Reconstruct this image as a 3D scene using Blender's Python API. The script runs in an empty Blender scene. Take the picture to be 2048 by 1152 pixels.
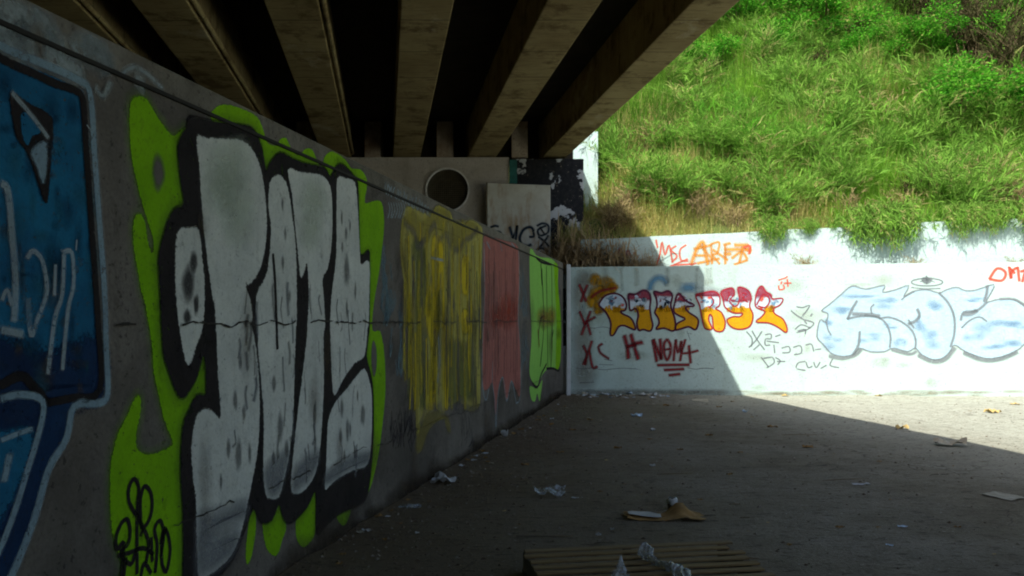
import bpy, bmesh, math, random
from mathutils import Vector, noise as mnoise
from mathutils.geometry import tessellate_polygon
R = math.radians
SC = bpy.context.scene
COL = SC.collection
random.seed(7)

# ------------------------------------------------------------------ camera
F, CX, HY, EYE = 1600.0, 1024.0, 641.0, 1.6        # focal length and horizon in photo pixels, eye height in m
cd = bpy.data.cameras.new('camera')
cam = bpy.data.objects.new('camera', cd); COL.objects.link(cam)
cam.location = (0, 0, EYE); cam.rotation_euler = (R(90), 0, 0)
cd.sensor_width = 36; cd.lens = 36*F/2048; cd.shift_y = (HY-576)/2048
cd.clip_start = 0.05; cd.clip_end = 1000
SC.camera = cam

# ------------------------------------------------------------------ light
SX, SY = 0.381, 0.745                              # sunlight travels (+SX, +SY, -1)
EL = math.atan2(1, math.hypot(SX, SY))
w = bpy.data.worlds.new('World'); SC.world = w; w.use_nodes = True
nt = w.node_tree; bg = nt.nodes['Background']
sky = nt.nodes.new('ShaderNodeTexSky'); sky.sky_type = 'NISHITA'; sky.sun_disc = False
sky.sun_elevation = EL; sky.sun_rotation = math.atan2(-SX, -SY)
sky.air_density = 1.0; sky.dust_density = 3.2; sky.ozone_density = .8
nt.links.new(sky.outputs[0], bg.inputs[0]); bg.inputs[1].default_value = 0.12
sd = bpy.data.lights.new('sun', 'SUN'); sd.energy = 5.0; sd.angle = R(0.5); sd.color = (1, 0.975, 0.86)
sun = bpy.data.objects.new('sun', sd); COL.objects.link(sun)
sun.rotation_euler = Vector((SX, SY, -1)).to_track_quat('-Z', 'Y').to_euler()
sun.location = (-10, -15, 30)
SC.view_settings.view_transform = 'Standard'; SC.view_settings.look = 'None'
SC.view_settings.exposure = 0.7; SC.view_settings.gamma = 1
SC.cycles.filter_width = 2.0; SC.cycles.max_bounces = 8; SC.cycles.transparent_max_bounces = 24

# ------------------------------------------------------------------ helpers
def tag(o, label=None, cat=None, group=None, kind=None):
    if label: o['label'] = label
    if cat: o['category'] = cat
    if group: o['group'] = group
    if kind: o['kind'] = kind
    return o
def empty(name, loc, rz=0, label=None, cat=None, group=None):
    o = bpy.data.objects.new(name, None); COL.objects.link(o)
    o.empty_display_size = .2; o.location = loc; o.rotation_euler = (0, 0, rz)
    return tag(o, label, cat, group)

class MB:
    """collects faces in world (or local) space and links them as ONE mesh object"""
    def __init__(s): s.v = []; s.f = []; s.m = []; s.mats = []; s.att = {}; s.smooth = False
    def mi(s, m):
        if m not in s.mats: s.mats.append(m)
        return s.mats.index(m)
    def add(s, vs, fs, m, a=None, **att):
        b = len(s.v); s.v += [tuple(p) for p in vs]
        s.f += [tuple(i+b for i in f) for f in fs]; s.m += [s.mi(m)]*len(fs)
        if a is not None: att['a'] = a
        for k, x in att.items():
            s.att.setdefault(k, {})
            for i in range(len(vs)): s.att[k][b+i] = x[i] if hasattr(x, '__len__') else x
    def box(s, x0, x1, y0, y1, z0, z1, m, M=None):
        vs = [Vector((x, y, z)) for z in (z0, z1) for y in (y0, y1) for x in (x0, x1)]
        if M: vs = [M(p) for p in vs]
        s.add(vs, [(0, 2, 3, 1), (4, 5, 7, 6), (0, 1, 5, 4), (2, 6, 7, 3), (0, 4, 6, 2), (1, 3, 7, 5)], m)
    def prism(s, base, z0, z1, m):               # base: ccw (x, y); z may be a number or a list
        n = len(base); g = lambda z, i: z[i] if hasattr(z, '__len__') else z
        vs = [(x, y, g(z0, i)) for i, (x, y) in enumerate(base)] + [(x, y, g(z1, i)) for i, (x, y) in enumerate(base)]
        s.add(vs, [tuple(range(n))[::-1], tuple(range(n, 2*n))] + [(i, (i+1) % n, n+(i+1) % n, n+i) for i in range(n)], m)
    def tube(s, pts, r, m, n=6, **att):
        vs = []; fs = []
        for i, p in enumerate(pts):
            p = Vector(p); d = (Vector(pts[min(i+1, len(pts)-1)]) - Vector(pts[max(i-1, 0)])).normalized()
            u = d.orthogonal().normalized(); q = d.cross(u); rr = r[i] if hasattr(r, '__len__') else r
            for k in range(n):
                a = 2*math.pi*k/n; vs.append(p + u*math.cos(a)*rr + q*math.sin(a)*rr)
        for i in range(len(pts)-1):
            for k in range(n):
                fs.append((i*n+k, i*n+(k+1) % n, (i+1)*n+(k+1) % n, (i+1)*n+k))
        fs.append(tuple(range(n))[::-1]); fs.append(tuple(range((len(pts)-1)*n, len(pts)*n)))
        s.add(vs, fs, m, **att)
    def build(s, name, parent=None, bevel=0, local=False):
        me = bpy.data.meshes.new(name)
        off = Vector((0, 0, 0))
        if parent is not None and not local:
            q = parent
            while q: off = off + q.location; q = q.parent
        me.from_pydata([tuple(Vector(p)-off) for p in s.v], [], s.f)
        for m in s.mats: me.materials.append(m)
        me.polygons.foreach_set('material_index', s.m)
        for k, d in s.att.items():
            at = me.attributes.new(k, 'FLOAT', 'POINT')
            at.data.foreach_set('value', [d.get(i, 1.0) for i in range(len(s.v))])
        if s.smooth: me.polygons.foreach_set('use_smooth', [True]*len(s.f))
        if bevel:
            bm = bmesh.new(); bm.from_mesh(me)
            bmesh.ops.recalc_face_normals(bm, faces=bm.faces)
            bmesh.ops.bevel(bm, geom=[e for e in bm.edges if e.calc_face_angle(0) > .5], offset=bevel, segments=2, affect='EDGES', profile=.6)
            bm.to_mesh(me); bm.free()
        me.update()
        o = bpy.data.objects.new(name, me); COL.objects.link(o)
        if parent is not None: o.parent = parent
        return o

# ------------------------------------------------------------------ materials
class NT:
    def __init__(s, name):
        s.m = bpy.data.materials.new(name); s.m.use_nodes = True
        s.t = s.m.node_tree; s.t.nodes.clear()
        s.out = s.n('ShaderNodeOutputMaterial')
    def n(s, ty, **kw):
        x = s.t.nodes.new(ty)
        for k, v in kw.items(): setattr(x, k, v)
        return x
    def l(s, a, b): s.t.links.new(a, b)
    def pos(s, scale=(1, 1, 1)):
        g = s.n('ShaderNodeNewGeometry'); mp = s.n('ShaderNodeMapping'); mp.inputs['Scale'].default_value = scale
        s.l(g.outputs['Position'], mp.inputs[0]); return mp.outputs[0]
    def noise(s, scale, detail=4, rough=.55, vec=None, dist=0):
        x = s.n('ShaderNodeTexNoise'); x.inputs['Scale'].default_value = scale
        x.inputs['Detail'].default_value = detail; x.inputs['Roughness'].default_value = rough; x.inputs['Distortion'].default_value = dist
        s.l(vec if vec is not None else s.pos(), x.inputs['Vector']); return x.outputs['Fac']
    def rng(s, v, a, b, c=0, d=1):
        x = s.n('ShaderNodeMapRange'); s.l(v, x.inputs[0])
        for i, q in enumerate((a, b, c, d)): x.inputs[i+1].default_value = q
        return x.outputs[0]
    def math(s, op, a, b=None):
        x = s.n('ShaderNodeMath', operation=op)
        for i, q in enumerate((a, b)):
            if q is None: continue
            if isinstance(q, (int, float)): x.inputs[i].default_value = q
            else: s.l(q, x.inputs[i])
        return x.outputs[0]
    def mix(s, f, a, b):
        x = s.n('ShaderNodeMix', data_type='RGBA')
        if isinstance(f, (int, float)): x.inputs[0].default_value = f
        else: s.l(f, x.inputs[0])
        for i, q in ((6, a), (7, b)):
            if isinstance(q, tuple): x.inputs[i].default_value = (*q[:3], 1)
            else: s.l(q, x.inputs[i])
        return x.outputs[2]
    def attr(s, name): return s.n('ShaderNodeAttribute', attribute_name=name).outputs['Fac']
    def bsdf(s, col, rough=.85, bump=None, bdist=.01, bstr=.5, metal=0, alpha=None, spec=.25):
        b = s.n('ShaderNodeBsdfPrincipled')
        if isinstance(col, tuple): b.inputs['Base Color'].default_value = (*col[:3], 1)
        else: s.l(col, b.inputs['Base Color'])
        b.inputs['Roughness'].default_value = rough; b.inputs['Metallic'].default_value = metal
        b.inputs['Specular IOR Level'].default_value = spec
        if bump is not None:
            x = s.n('ShaderNodeBump'); x.inputs['Distance'].default_value = bdist; x.inputs['Strength'].default_value = bstr
            s.l(bump, x.inputs['Height']); s.l(x.outputs[0], b.inputs['Normal'])
        if alpha is not None: s.l(alpha, b.inputs['Alpha'])
        s.l(b.outputs[0], s.out.inputs[0]); return s.m

def simple(name, col, col2=None, scale=6, rough=.85, bump=.4, bscale=40, bdist=.004, metal=0, spec=.25):
    t = NT(name); n1 = t.noise(scale, 6, .6); c = t.mix(t.rng(n1, .35, .68), col, col2 or tuple(x*.6 for x in col))
    return t.bsdf(c, rough, t.noise(bscale, 4), bdist, bump, metal, None, spec)

def concrete(name, base, dark, light, grime=.5, streak=True, bump=.5):
    t = NT(name)
    big = t.noise(.9, 6, .6); mid = t.noise(5, 8, .65); fine = t.noise(60, 4, .6)
    c = t.mix(t.rng(mid, .35, .7), base, light)
    c = t.mix(t.math('MULTIPLY', t.rng(big, .42, .7), grime), c, dark)
    if streak:
        st = t.noise(1, 5, .6, t.pos((5, 5, .35)))
        c = t.mix(t.math('MULTIPLY', t.rng(st, .52, .75), .45), c, dark)
    pit = t.noise(28, 3, .7)
    c = t.mix(t.math('MULTIPLY', t.rng(pit, .60, .66), .65), c, tuple(x*.45 for x in dark))
    c = t.mix(t.math('MULTIPLY', t.rng(fine, .42, .62), .28), c, dark)
    c = t.mix(t.math('MULTIPLY', t.rng(t.noise(2.3, 9, .75, None, .6), .56, .64), grime*.7), c, dark)
    h = t.math('ADD', t.math('MULTIPLY', mid, 1.2), t.math('MULTIPLY', t.noise(26, 6, .7), .8))
    return t.bsdf(c, .95, h, .03, bump, 0, None, .05)

PAINTS = {}
def paint(name, col, col2=None, soft=False, wear=.35, streak=0, density=1.0):
    """spray paint: per-vertex coverage 'a' feathers the edge, noise wears it"""
    if name in PAINTS: return PAINTS[name]
    t = NT('paint_'+name)
    a = t.attr('a'); nz = t.noise(9, 8, .7); fine = t.noise(70, 3, .6)
    if streak:
        sn = t.noise(1, 5, .65, t.pos((16, 16, .55)))
        c = t.mix(t.math('MULTIPLY', t.rng(sn, .36, .62), streak), col, col2 or tuple(x*.55 for x in col))
    else:
        c = t.mix(t.rng(t.noise(3.2, 6, .65), .35, .7), col, col2 or tuple(x*.72 for x in col))
    c = t.mix(t.math('MULTIPLY', t.rng(t.noise(24, 4, .7), .55, .68), .5), c, tuple(x*.5+.01 for x in col))
    c = t.mix(t.math('MULTIPLY', t.rng(t.noise(1, 6, .7, t.pos((14, 14, 1.1))), .5, .68), .3), c, tuple(x*.6+.012 for x in col))
    c = t.mix(t.math('MULTIPLY', t.rng(t.noise(75, 2, .5), .45, .7), .22), c, tuple(x*.5 for x in col))
    if soft:
        al = t.math('MULTIPLY', t.math('MULTIPLY', a, t.rng(fine, .25, .55, .72, 1)), density)
    else:
        e = t.math('ADD', a, t.math('MULTIPLY', t.math('SUBTRACT', fine, .5), .9))
        al = t.rng(e, .35, .65)
    wr = t.math('MULTIPLY', t.rng(nz, .58, .66, 1, 1-wear), t.rng(t.noise(33, 5, .75), .62, .67, 1, 1-min(1, wear*2.2)))
    al = t.math('MULTIPLY', al, wr)
    h = t.math('ADD', t.math('MULTIPLY', t.noise(5, 8, .65), 1.2), t.math('MULTIPLY', t.noise(26, 6, .7), .8))
    PAINTS[name] = t.bsdf(c, .85, h, .03, .5, 0, al, .06)
    return PAINTS[name]

def foliage_mat(name, ca, cb, dry, trans=.35):
    t = NT(name)
    tint = t.attr('tint'); d = t.attr('dry')
    c = t.mix(tint, cb, ca); c = t.mix(d, c, dry)
    c = t.mix(t.math('MULTIPLY', t.rng(t.noise(.8, 4), .4, .7), .35), c, cb)
    df = t.n('ShaderNodeBsdfDiffuse'); tr = t.n('ShaderNodeBsdfTranslucent'); mx = t.n('ShaderNodeMixShader')
    t.l(c, df.inputs[0]); t.l(c, tr.inputs[0]); mx.inputs[0].default_value = trans
    t.l(df.outputs[0], mx.inputs[1]); t.l(tr.outputs[0], mx.inputs[2]); t.l(mx.outputs[0], t.out.inputs[0])
    return t.m

M = {}
M['leftwall'] = concrete('old_render', (.125, .112, .096), (.055, .049, .042), (.165, .15, .13), .85)
M['coping'] = concrete('coping_concrete', (.145, .13, .105), (.065, .058, .045), (.20, .185, .155), .7)
M['whitewall'] = concrete('whitewash', (.45, .59, .58), (.35, .425, .38), (.48, .62, .61), .3, True, .35)
M['girder'] = None
t = NT('girder_concrete')
v = t.pos(); b1 = t.noise(1.2, 6, .6); form = t.noise(1, 4, .6, t.pos((3, 28, 3))); f2 = t.noise(55, 4)
c = t.mix(t.rng(b1, .35, .7), (.37, .30, .15), (.25, .19, .09))
c = t.mix(t.math('MULTIPLY', t.rng(form, .5, .72), .55), c, (.12, .08, .035))
wv = t.n('ShaderNodeTexWave', wave_type='BANDS', bands_direction='Y'); wv.inputs['Scale'].default_value = .26; wv.inputs['Distortion'].default_value = .25
t.l(t.pos(), wv.inputs[0])
c = t.mix(t.math('MULTIPLY', t.rng(t.noise(2.1, 9, .72), .51, .62), .8), c, (.12, .08, .035))
c = t.mix(t.math('MULTIPLY', t.rng(t.noise(.9, 7, .7, t.pos((1, .6, 1))), .60, .68), .5), c, (.55, .50, .36))
c = t.mix(t.math('MULTIPLY', t.rng(wv.outputs['Fac'], .9975, 1), .6), c, (.05, .035, .02))
M['girder'] = t.bsdf(c, .93, t.math('ADD', form, t.math('MULTIPLY', f2, .4)), .02, .5, 0, None, .1)
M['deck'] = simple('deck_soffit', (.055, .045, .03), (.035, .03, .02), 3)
M['abutment'] = concrete('abutment_render', (.60, .57, .51), (.34, .31, .26), (.66, .64, .59), .55)
M['block'] = concrete('stained_block', (.60, .52, .40), (.20, .10, .04), (.72, .66, .55), .9)
t = NT('ground_dirt')
n1 = t.noise(.55, 6, .6); n2 = t.noise(3.2, 8, .65); n3 = t.noise(34, 5, .7); n4 = t.noise(1.4, 7, .65, t.pos((.5, 1.6, 1)))
c = t.mix(t.rng(n2, .32, .7), (.23, .205, .15), (.145, .123, .085))
c = t.mix(t.math('MULTIPLY', t.rng(n1, .4, .68), .55), c, (.31, .29, .24))
c = t.mix(t.math('MULTIPLY', t.rng(n4, .52, .7), .5), c, (.12, .10, .075))
# trodden soil collects in a band along the retaining wall
g = t.n('ShaderNodeSeparateXYZ'); t.l(t.pos(), g.inputs[0])
pale = t.rng(t.math('ADD', t.math('ADD', g.outputs[0], t.math('MULTIPLY', g.outputs[1], .25)), t.math('MULTIPLY', n2, 1.4)), 7.2, 10.5, 0, .85)  # paler towards the right, painting sunlit brightness into the ground colour
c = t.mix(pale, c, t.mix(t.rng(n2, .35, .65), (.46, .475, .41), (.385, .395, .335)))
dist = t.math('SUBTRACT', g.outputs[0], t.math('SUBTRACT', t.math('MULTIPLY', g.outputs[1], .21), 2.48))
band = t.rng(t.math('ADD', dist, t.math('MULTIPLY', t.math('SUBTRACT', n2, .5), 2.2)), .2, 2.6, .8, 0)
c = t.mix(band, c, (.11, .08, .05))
vo = t.n('ShaderNodeTexVoronoi', feature='DISTANCE_TO_EDGE'); vo.inputs['Scale'].default_value = .42
wp = t.n('ShaderNodeVectorMath', operation='ADD'); t.l(t.pos(), wp.inputs[0]); wn_ = t.n('ShaderNodeTexNoise'); wn_.inputs['Scale'].default_value = 2.2; wn_.inputs['Detail'].default_value = 5; t.l(t.pos(), wn_.inputs[0])
t.l(wn_.outputs['Color'], wp.inputs[1]); t.l(wp.outputs[0], vo.inputs['Vector'])
c = t.mix(t.math('MULTIPLY', t.rng(vo.outputs['Distance'], .002, .007, 1, 0), t.rng(t.noise(.35, 2), .54, .60, 0, .7)), c, (.06, .05, .04))
c = t.mix(t.math('MULTIPLY', t.rng(n3, .5, .64), .6), c, (.11, .095, .07))
n5 = t.noise(11, 6, .7, t.pos((.55, 1.5, 1))); c = t.mix(t.math('MULTIPLY', t.rng(n5, .54, .64), .7), c, (.06, .05, .035))
c = t.mix(t.math('MULTIPLY', t.rng(t.noise(21, 3, .6), .68, .72), .8), c, (.42, .41, .38))
h = t.math('ADD', t.math('MULTIPLY', n2, 1.5), n3)
M['ground'] = t.bsdf(c, .97, h, .04, .7, 0, None, .04)
M['soil'] = simple('hill_soil', (.11, .085, .045), (.06, .05, .025), 2, .95, .7, 20, .03)
M['turf'] = simple('hill_turf', (.085, .12, .025), (.06, .065, .02), 1.2, .95, .7, 14, .05)
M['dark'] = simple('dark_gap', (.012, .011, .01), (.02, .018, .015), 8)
M['rim'] = simple('galvanised_rim', (.85, .86, .83), (.6, .6, .58), 8, .5, .2)
M['grille'] = simple('rusted_mesh', (.22, .195, .13), (.13, .11, .07), 8, .7, .2)
M['pipe_in'] = simple('pipe_inside', (.10, .09, .06), (.06, .055, .04), 4, .9)
t = NT('rusty_white_panel')
n1 = t.noise(2.2, 8, .7); n2 = t.noise(1, 6, .6, t.pos((4, 4, 1.2)))
c = t.mix(t.rng(n1, .4, .7), (.62, .63, .55), (.50, .49, .40))
c = t.mix(t.math('MULTIPLY', t.rng(n2, .50, .66), .75), c, (.36, .22, .09))
c = t.mix(t.math('MULTIPLY', t.rng(t.noise(7, 8, .75), .58, .68), .6), c, (.25, .14, .06))
M['panel'] = t.bsdf(c, .6, t.noise(20, 4), .003, .4)
t = NT('peeling_black_paint')
n1 = t.noise(1.25, 10, .62); n2 = t.noise(9, 8, .7)
c = t.mix(t.rng(n2, .4, .65), (.012, .014, .018), (.03, .03, .032))
c = t.mix(t.rng(n1, .53, .54), c, (.50, .53, .55))
c = t.mix(t.rng(t.noise(9, 8, .75), .62, .635), c, (.42, .37, .28))
M['peel'] = t.bsdf(c, .8, t.math('ADD', n1, n2), .01, .4)
M['teal'] = simple('teal_paint', (.04, .19, .17), (.03, .12, .11), 6)
M['pole'] = simple('white_post_paint', (.62, .66, .68), (.5, .53, .54), 5, .6, .3)
M['cardboard'] = simple('cardboard', (.30, .185, .06), (.20, .12, .045), 9, .85, .3)
M['cardwhite'] = simple('printed_card', (.42, .44, .43), (.33, .33, .30), 9, .7, .3)
M['pallet'] = None
t = NT('pallet_wood'); gr = t.noise(1, 6, .6, t.pos((2, 40, 40)))
oi = t.n('ShaderNodeObjectInfo')
c = t.mix(t.rng(gr, .35, .65), (.25, .18, .075), (.155, .10, .042)); c = t.mix(t.math('MULTIPLY', oi.outputs['Random'], .4), c, (.17, .145, .095))
M['pallet'] = t.bsdf(c, .85, gr, .004, .5)
M['palletdark'] = simple('weathered_wood', (.12, .10, .075), (.07, .06, .045), 10)
M['paper'] = simple('waste_paper', (.46, .48, .49), (.33, .35, .34), 12, .8, .3)
M['paperblue'] = simple('pale_blue_paper', (.42, .55, .68), (.36, .46, .56), 12, .8, .3)
M['papertan'] = simple('tan_paper', (.36, .34, .27), (.28, .25, .18), 12, .85, .3)
M['leaf_dead'] = simple('dead_leaf', (.26, .15, .045), (.15, .085, .03), 20, .8, .3)
M['straw'] = simple('straw', (.48, .37, .15), (.36, .25, .10), 20, .85, .2)
t = NT('clear_plastic')
b = t.n('ShaderNodeBsdfPrincipled'); b.inputs['Base Color'].default_value = (.40, .46, .50, 1); b.inputs['Roughness'].default_value = .25
tr = t.n('ShaderNodeBsdfTransparent'); mx = t.n('ShaderNodeMixShader'); t.l(t.rng(t.noise(22, 5, .65), .38, .62, .2, .75), mx.inputs[0])
t.l(tr.outputs[0], mx.inputs[1]); t.l(b.outputs[0], mx.inputs[2]); t.l(mx.outputs[0], t.out.inputs[0]); M['plastic'] = t.m
M['crack'] = simple('crack', (.02, .018, .015), (.03, .026, .02), 30)
M['stalk'] = simple('green_stalk', (.12, .24, .03), (.09, .16, .03), 10)
M['twig'] = simple('dry_twig', (.20, .15, .085), (.12, .085, .05), 10)
M['grass'] = foliage_mat('hill_grass', (.25, .56, .045), (.065, .20, .02), (.60, .49, .21))
M['leafy'] = foliage_mat('leafy_green', (.14, .46, .03), (.035, .17, .018), (.34, .28, .11))
M['weed'] = foliage_mat('feathery_weed', (.23, .50, .06), (.075, .21, .028), (.50, .41, .19))
M['dry'] = foliage_mat('dry_brush', (.36, .28, .13), (.22, .16, .07), (.42, .34, .17), .2)
M['shadebrush'] = foliage_mat('painted_shade_twigs', (.06, .062, .025), (.03, .03, .014), (.10, .085, .045), .1)  # dark colour paints in the shade of hollows and gaps on the slope
M['deadbrush'] = foliage_mat('dead_brush', (.52, .40, .23), (.30, .22, .125), (.58, .46, .26), .15)
M['steel'] = simple('caster_steel', (.35, .36, .36), (.28, .28, .28), 8, .5)
M['asphalt'] = simple('asphalt', (.05, .05, .05), (.04, .04, .04), 8)

# ------------------------------------------------------------------ geometry of the place
WT, WC = .21, 2.48                                    # the retaining wall lies on X = WT*Y - WC
WTOP = EYE + 1.22
WN = Vector((1, -WT, 0)).normalized(); WD = Vector((WT, 1, 0)).normalized()
def wx(y): return WT*y - WC
CORNER_Y = 17.25
FD = -.05                                             # far walls: Y = Y0 + FD*(X - 1.2)
def fy(x, y0): return y0 + FD*(x-1.2)
G = -.159                                             # girder direction (G, 1)
ABY = 18.8; ZG = EYE + 328*ABY/F; ZS = ZG + .86; ZD = 6.5

class Plane:
    def __init__(s, o, n): s.o = Vector(o); s.n = Vector(n).normalized()
    def hit(s, x, y):
        d = Vector(((x-CX)/F, 1, (HY-y)/F)); o = Vector((0, 0, EYE))
        return o + d*((s.o-o).dot(s.n)/d.dot(s.n))
PL_LEFT = Plane((-WC, 0, 0), WN)
PL_FAR = Plane((1.2, 17.3, 0), (FD, -1, 0)); PL_UP = Plane((1.2, 18.0, 0), (FD, -1, 0))
PL_GR = Plane((0, 0, 0), (0, 0, 1))
def gpt(x, y, z=0):
    p = Plane((0, 0, z), (0, 0, 1)).hit(x, y); return p
def zoomed(ox, oy, k): return lambda pts: [(ox+x/k, oy+y/k) for x, y in pts]
Z1 = zoomed(0, 0, 2); Z2 = zoomed(0, 576, 2); Z3 = zoomed(200, 150, 1.92); Z4 = zoomed(200, 600, 2.087)
Z5 = zoomed(680, 260, 3.6); Z6 = zoomed(740, 380, 2.214); Z7 = zoomed(1120, 500, 3.84); Z8 = zoomed(1440, 440, 3.2)

def crom(pts, closed, k=4):
    n = len(pts); out = []
    for i in range(n if closed else n-1):
        g = (lambda j: pts[j % n]) if closed else (lambda j: pts[min(max(j, 0), n-1)])
        p0, p1, p2, p3 = g(i-1), g(i), g(i+1), g(i+2)
        for q in range(k):
            u = q/k
            out.append(tuple(.5*((2*p1[c]) + (-p0[c]+p2[c])*u + (2*p0[c]-5*p1[c]+4*p2[c]-p3[c])*u*u + (-p0[c]+3*p1[c]-3*p2[c]+p3[c])*u**3) for c in (0, 1)))
    if not closed: out.append(tuple(pts[-1]))
    return out
def clip_h(pts, y, keep_below):
    out = []; n = len(pts)
    for i in range(n):
        a, b = pts[i], pts[(i+1) % n]
        ia = (a[1] > y) == keep_below; ib = (b[1] > y) == keep_below
        if ia: out.append(a)
        if ia != ib:
            u = (y-a[1])/(b[1]-a[1]); out.append((a[0]+(b[0]-a[0])*u, y))
    return out

class Paint:
    """sprayed shapes on a wall plane, given in photo pixels and thrown onto the real wall"""
    def __init__(s, plane): s.p = plane; s.mb = MB(); s.top = {id(PL_LEFT): WTOP-.006, id(PL_FAR): EYE+1.135}.get(id(plane), 99); s.u = Vector((-plane.n.y, plane.n.x, 0)).normalized()
    def uv(s, P): d = P-s.p.o; return (d.dot(s.u), d.z)
    def xyz(s, q, lift): return s.p.o + s.u*q[0] + Vector((0, 0, max(.004, min(q[1], s.top)))) + s.p.n*lift
    def poly(s, mat, pts, layer, feather=.012, k=4, smooth=True):
        if smooth: pts = crom(pts, True, k)
        q = [s.uv(s.p.hit(*p)) for p in pts]
        q = [a for i, a in enumerate(q) if math.dist(a, q[i-1]) > 1e-4]
        n = len(q); ar = sum(q[i-1][0]*q[i][1]-q[i][0]*q[i-1][1] for i in range(n))
        if ar < 0: q = q[::-1]
        nr = []
        for i in range(n):
            a, b, c = q[i-1], q[i], q[(i+1) % n]
            d = Vector((c[0]-a[0], c[1]-a[1]))
            d = d.normalized() if d.length > 1e-9 else Vector((1, 0))
            nr.append((d.y, -d.x))
        lift = .002 + layer*.0015
        inn = [s.xyz((a[0]-m[0]*feather*.5, a[1]-m[1]*feather*.5), lift) for a, m in zip(q, nr)]
        out = [s.xyz((a[0]+m[0]*feather, a[1]+m[1]*feather), lift-.0004) for a, m in zip(q, nr)]
        tri = tessellate_polygon([[Vector((a[0], a[1], 0)) for a in q]])
        fs = []
        for t3 in tri:
            a, b, c = (q[i] for i in t3)
            fs.append(t3 if (b[0]-a[0])*(c[1]-a[1])-(b[1]-a[1])*(c[0]-a[0]) > 0 else t3[::-1])
        fs += [(i, n+i, n+(i+1) % n, (i+1) % n) for i in range(n)]
        s.mb.add(inn+out, fs, mat, a=[1.0]*n+[0.0]*n)
    def stroke(s, mat, pts, wpx, layer, feather=.35, smooth=True, k=4, ends=True):
        """wpx: width in metres at the wall"""
        if smooth and len(pts) > 2: pts = crom(pts, False, k)
        q = [s.uv(s.p.hit(*p)) for p in pts]; q = [a for i, a in enumerate(q) if i == 0 or math.dist(a, q[i-1]) > 1e-4]
        n = len(q)
        if n < 2: return
        lift = .002+layer*.0015; h = wpx/2; vs = []; al = []
        cols = [(-1-feather, 0), (-1+feather, 1), (1-feather, 1), (1+feather, 0)]
        def row(c, d, a_): 
            for k_, a in cols:
                vs.append(s.xyz((c[0]-d[1]*h*k_, c[1]+d[0]*h*k_), lift)); al.append(a*a_)
        for i in range(n):
            a, c = q[max(i-1, 0)], q[min(i+1, n-1)]
            L = math.dist(a, c) or 1; d = ((c[0]-a[0])/L, (c[1]-a[1])/L)
            if i == 0 and ends: row((q[0][0]-d[0]*h*.9, q[0][1]-d[1]*h*.9), d, 0)
            row(q[i], d, 1)
            if i == n-1 and ends: row((q[i][0]+d[0]*h*.9, q[i][1]+d[1]*h*.9), d, 0)
        m = len(vs)//4; fs = []
        for i in range(m-1):
            for j in range(3): fs.append((i*4+j, (i+1)*4+j, (i+1)*4+j+1, i*4+j+1))
        fs = [f[::-1] for f in fs]
        s.mb.add(vs, fs, mat, a=al)
    def blob(s, mat, c, rx, ry, layer, core=.35, seed=0, n=18):
        """soft sprayed spot: concentric rings whose coverage falls off outwards"""
        lift = .002+layer*.0015; rings = ((core*.5, 1), (core, .96), ((1+core)/2, .5), (1, 0)); vs = []; al = []
        q = s.uv(s.p.hit(*c)); vs.append(s.xyz(q, lift)); al.append(1)
        for k_, a in rings:
            for i in range(n):
                t_ = 2*math.pi*i/n; w_ = 1+.22*mnoise.noise(Vector((math.cos(t_)*1.3+seed*3.7+c[0], math.sin(t_)*1.3, c[1]*.37)))
                p = s.uv(s.p.hit(c[0]+rx*k_*w_*math.cos(t_), c[1]-ry*k_*w_*math.sin(t_))); vs.append(s.xyz(p, lift)); al.append(a)
        fs = [(0, 1+i, 1+(i+1) % n) for i in range(n)]
        for r_ in range(3): fs += [(1+r_*n+i, 1+(r_+1)*n+i, 1+(r_+1)*n+(i+1) % n, 1+r_*n+(i+1) % n) for i in range(n)]
        s.mb.add(vs, fs, mat, a=al)
    def dot(s, mat, c, rx, ry, layer, feather=.03):
        s.blob(mat, c, rx*1.35, ry*1.25, layer, .45)
    def build(s, name, parent, label=None):
        o = s.mb.build(name, parent)
        if label: o['label'] = label
        return o

# ------------------------------------------------------------------ ground
def axis(parts):
    out = []
    for a, b, st in parts:
        n = max(1, round((b-a)/st)); out += [a+(b-a)*i/n for i in range(n)]
    return out + [parts[-1][1]]
xs = axis([(-150, -10, 35), (-10, -4, 1), (-4, 14, .22), (14, 30, 2), (30, 150, 30)])
ys = axis([(-150, -10, 35), (-10, 2, 2), (2, 17.6, .22), (17.6, 30, 4), (30, 150, 40)])
mb = MB()
def gz(x, y):
    if not (-4 < x < 14 and 2 < y < 17.6): return -.005
    z = .012*mnoise.noise(Vector((x*.7, y*.7, 0))) + .006*mnoise.noise(Vector((x*3, y*3, 4)))
    d = x-wx(y)
    if d < .5 and y < 17.3: z += .05*(1-d/.5)**2*(.6+.6*mnoise.noise(Vector((y*2.2, 1, 3))))  # soil banked at the wall foot
    d2 = fy(x, 17.3)-y
    if 0 < d2 < .5: z += .03*(1-d2/.5)**2*(.7+mnoise.noise(Vector((x*2, 7, 3))))
    return z
vs = [(x, y, gz(x, y)) for y in ys for x in xs]; nx = len(xs)
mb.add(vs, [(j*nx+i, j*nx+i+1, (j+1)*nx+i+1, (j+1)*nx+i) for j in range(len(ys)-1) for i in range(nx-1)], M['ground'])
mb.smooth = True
tag(mb.build('ground'), kind='structure')

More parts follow.
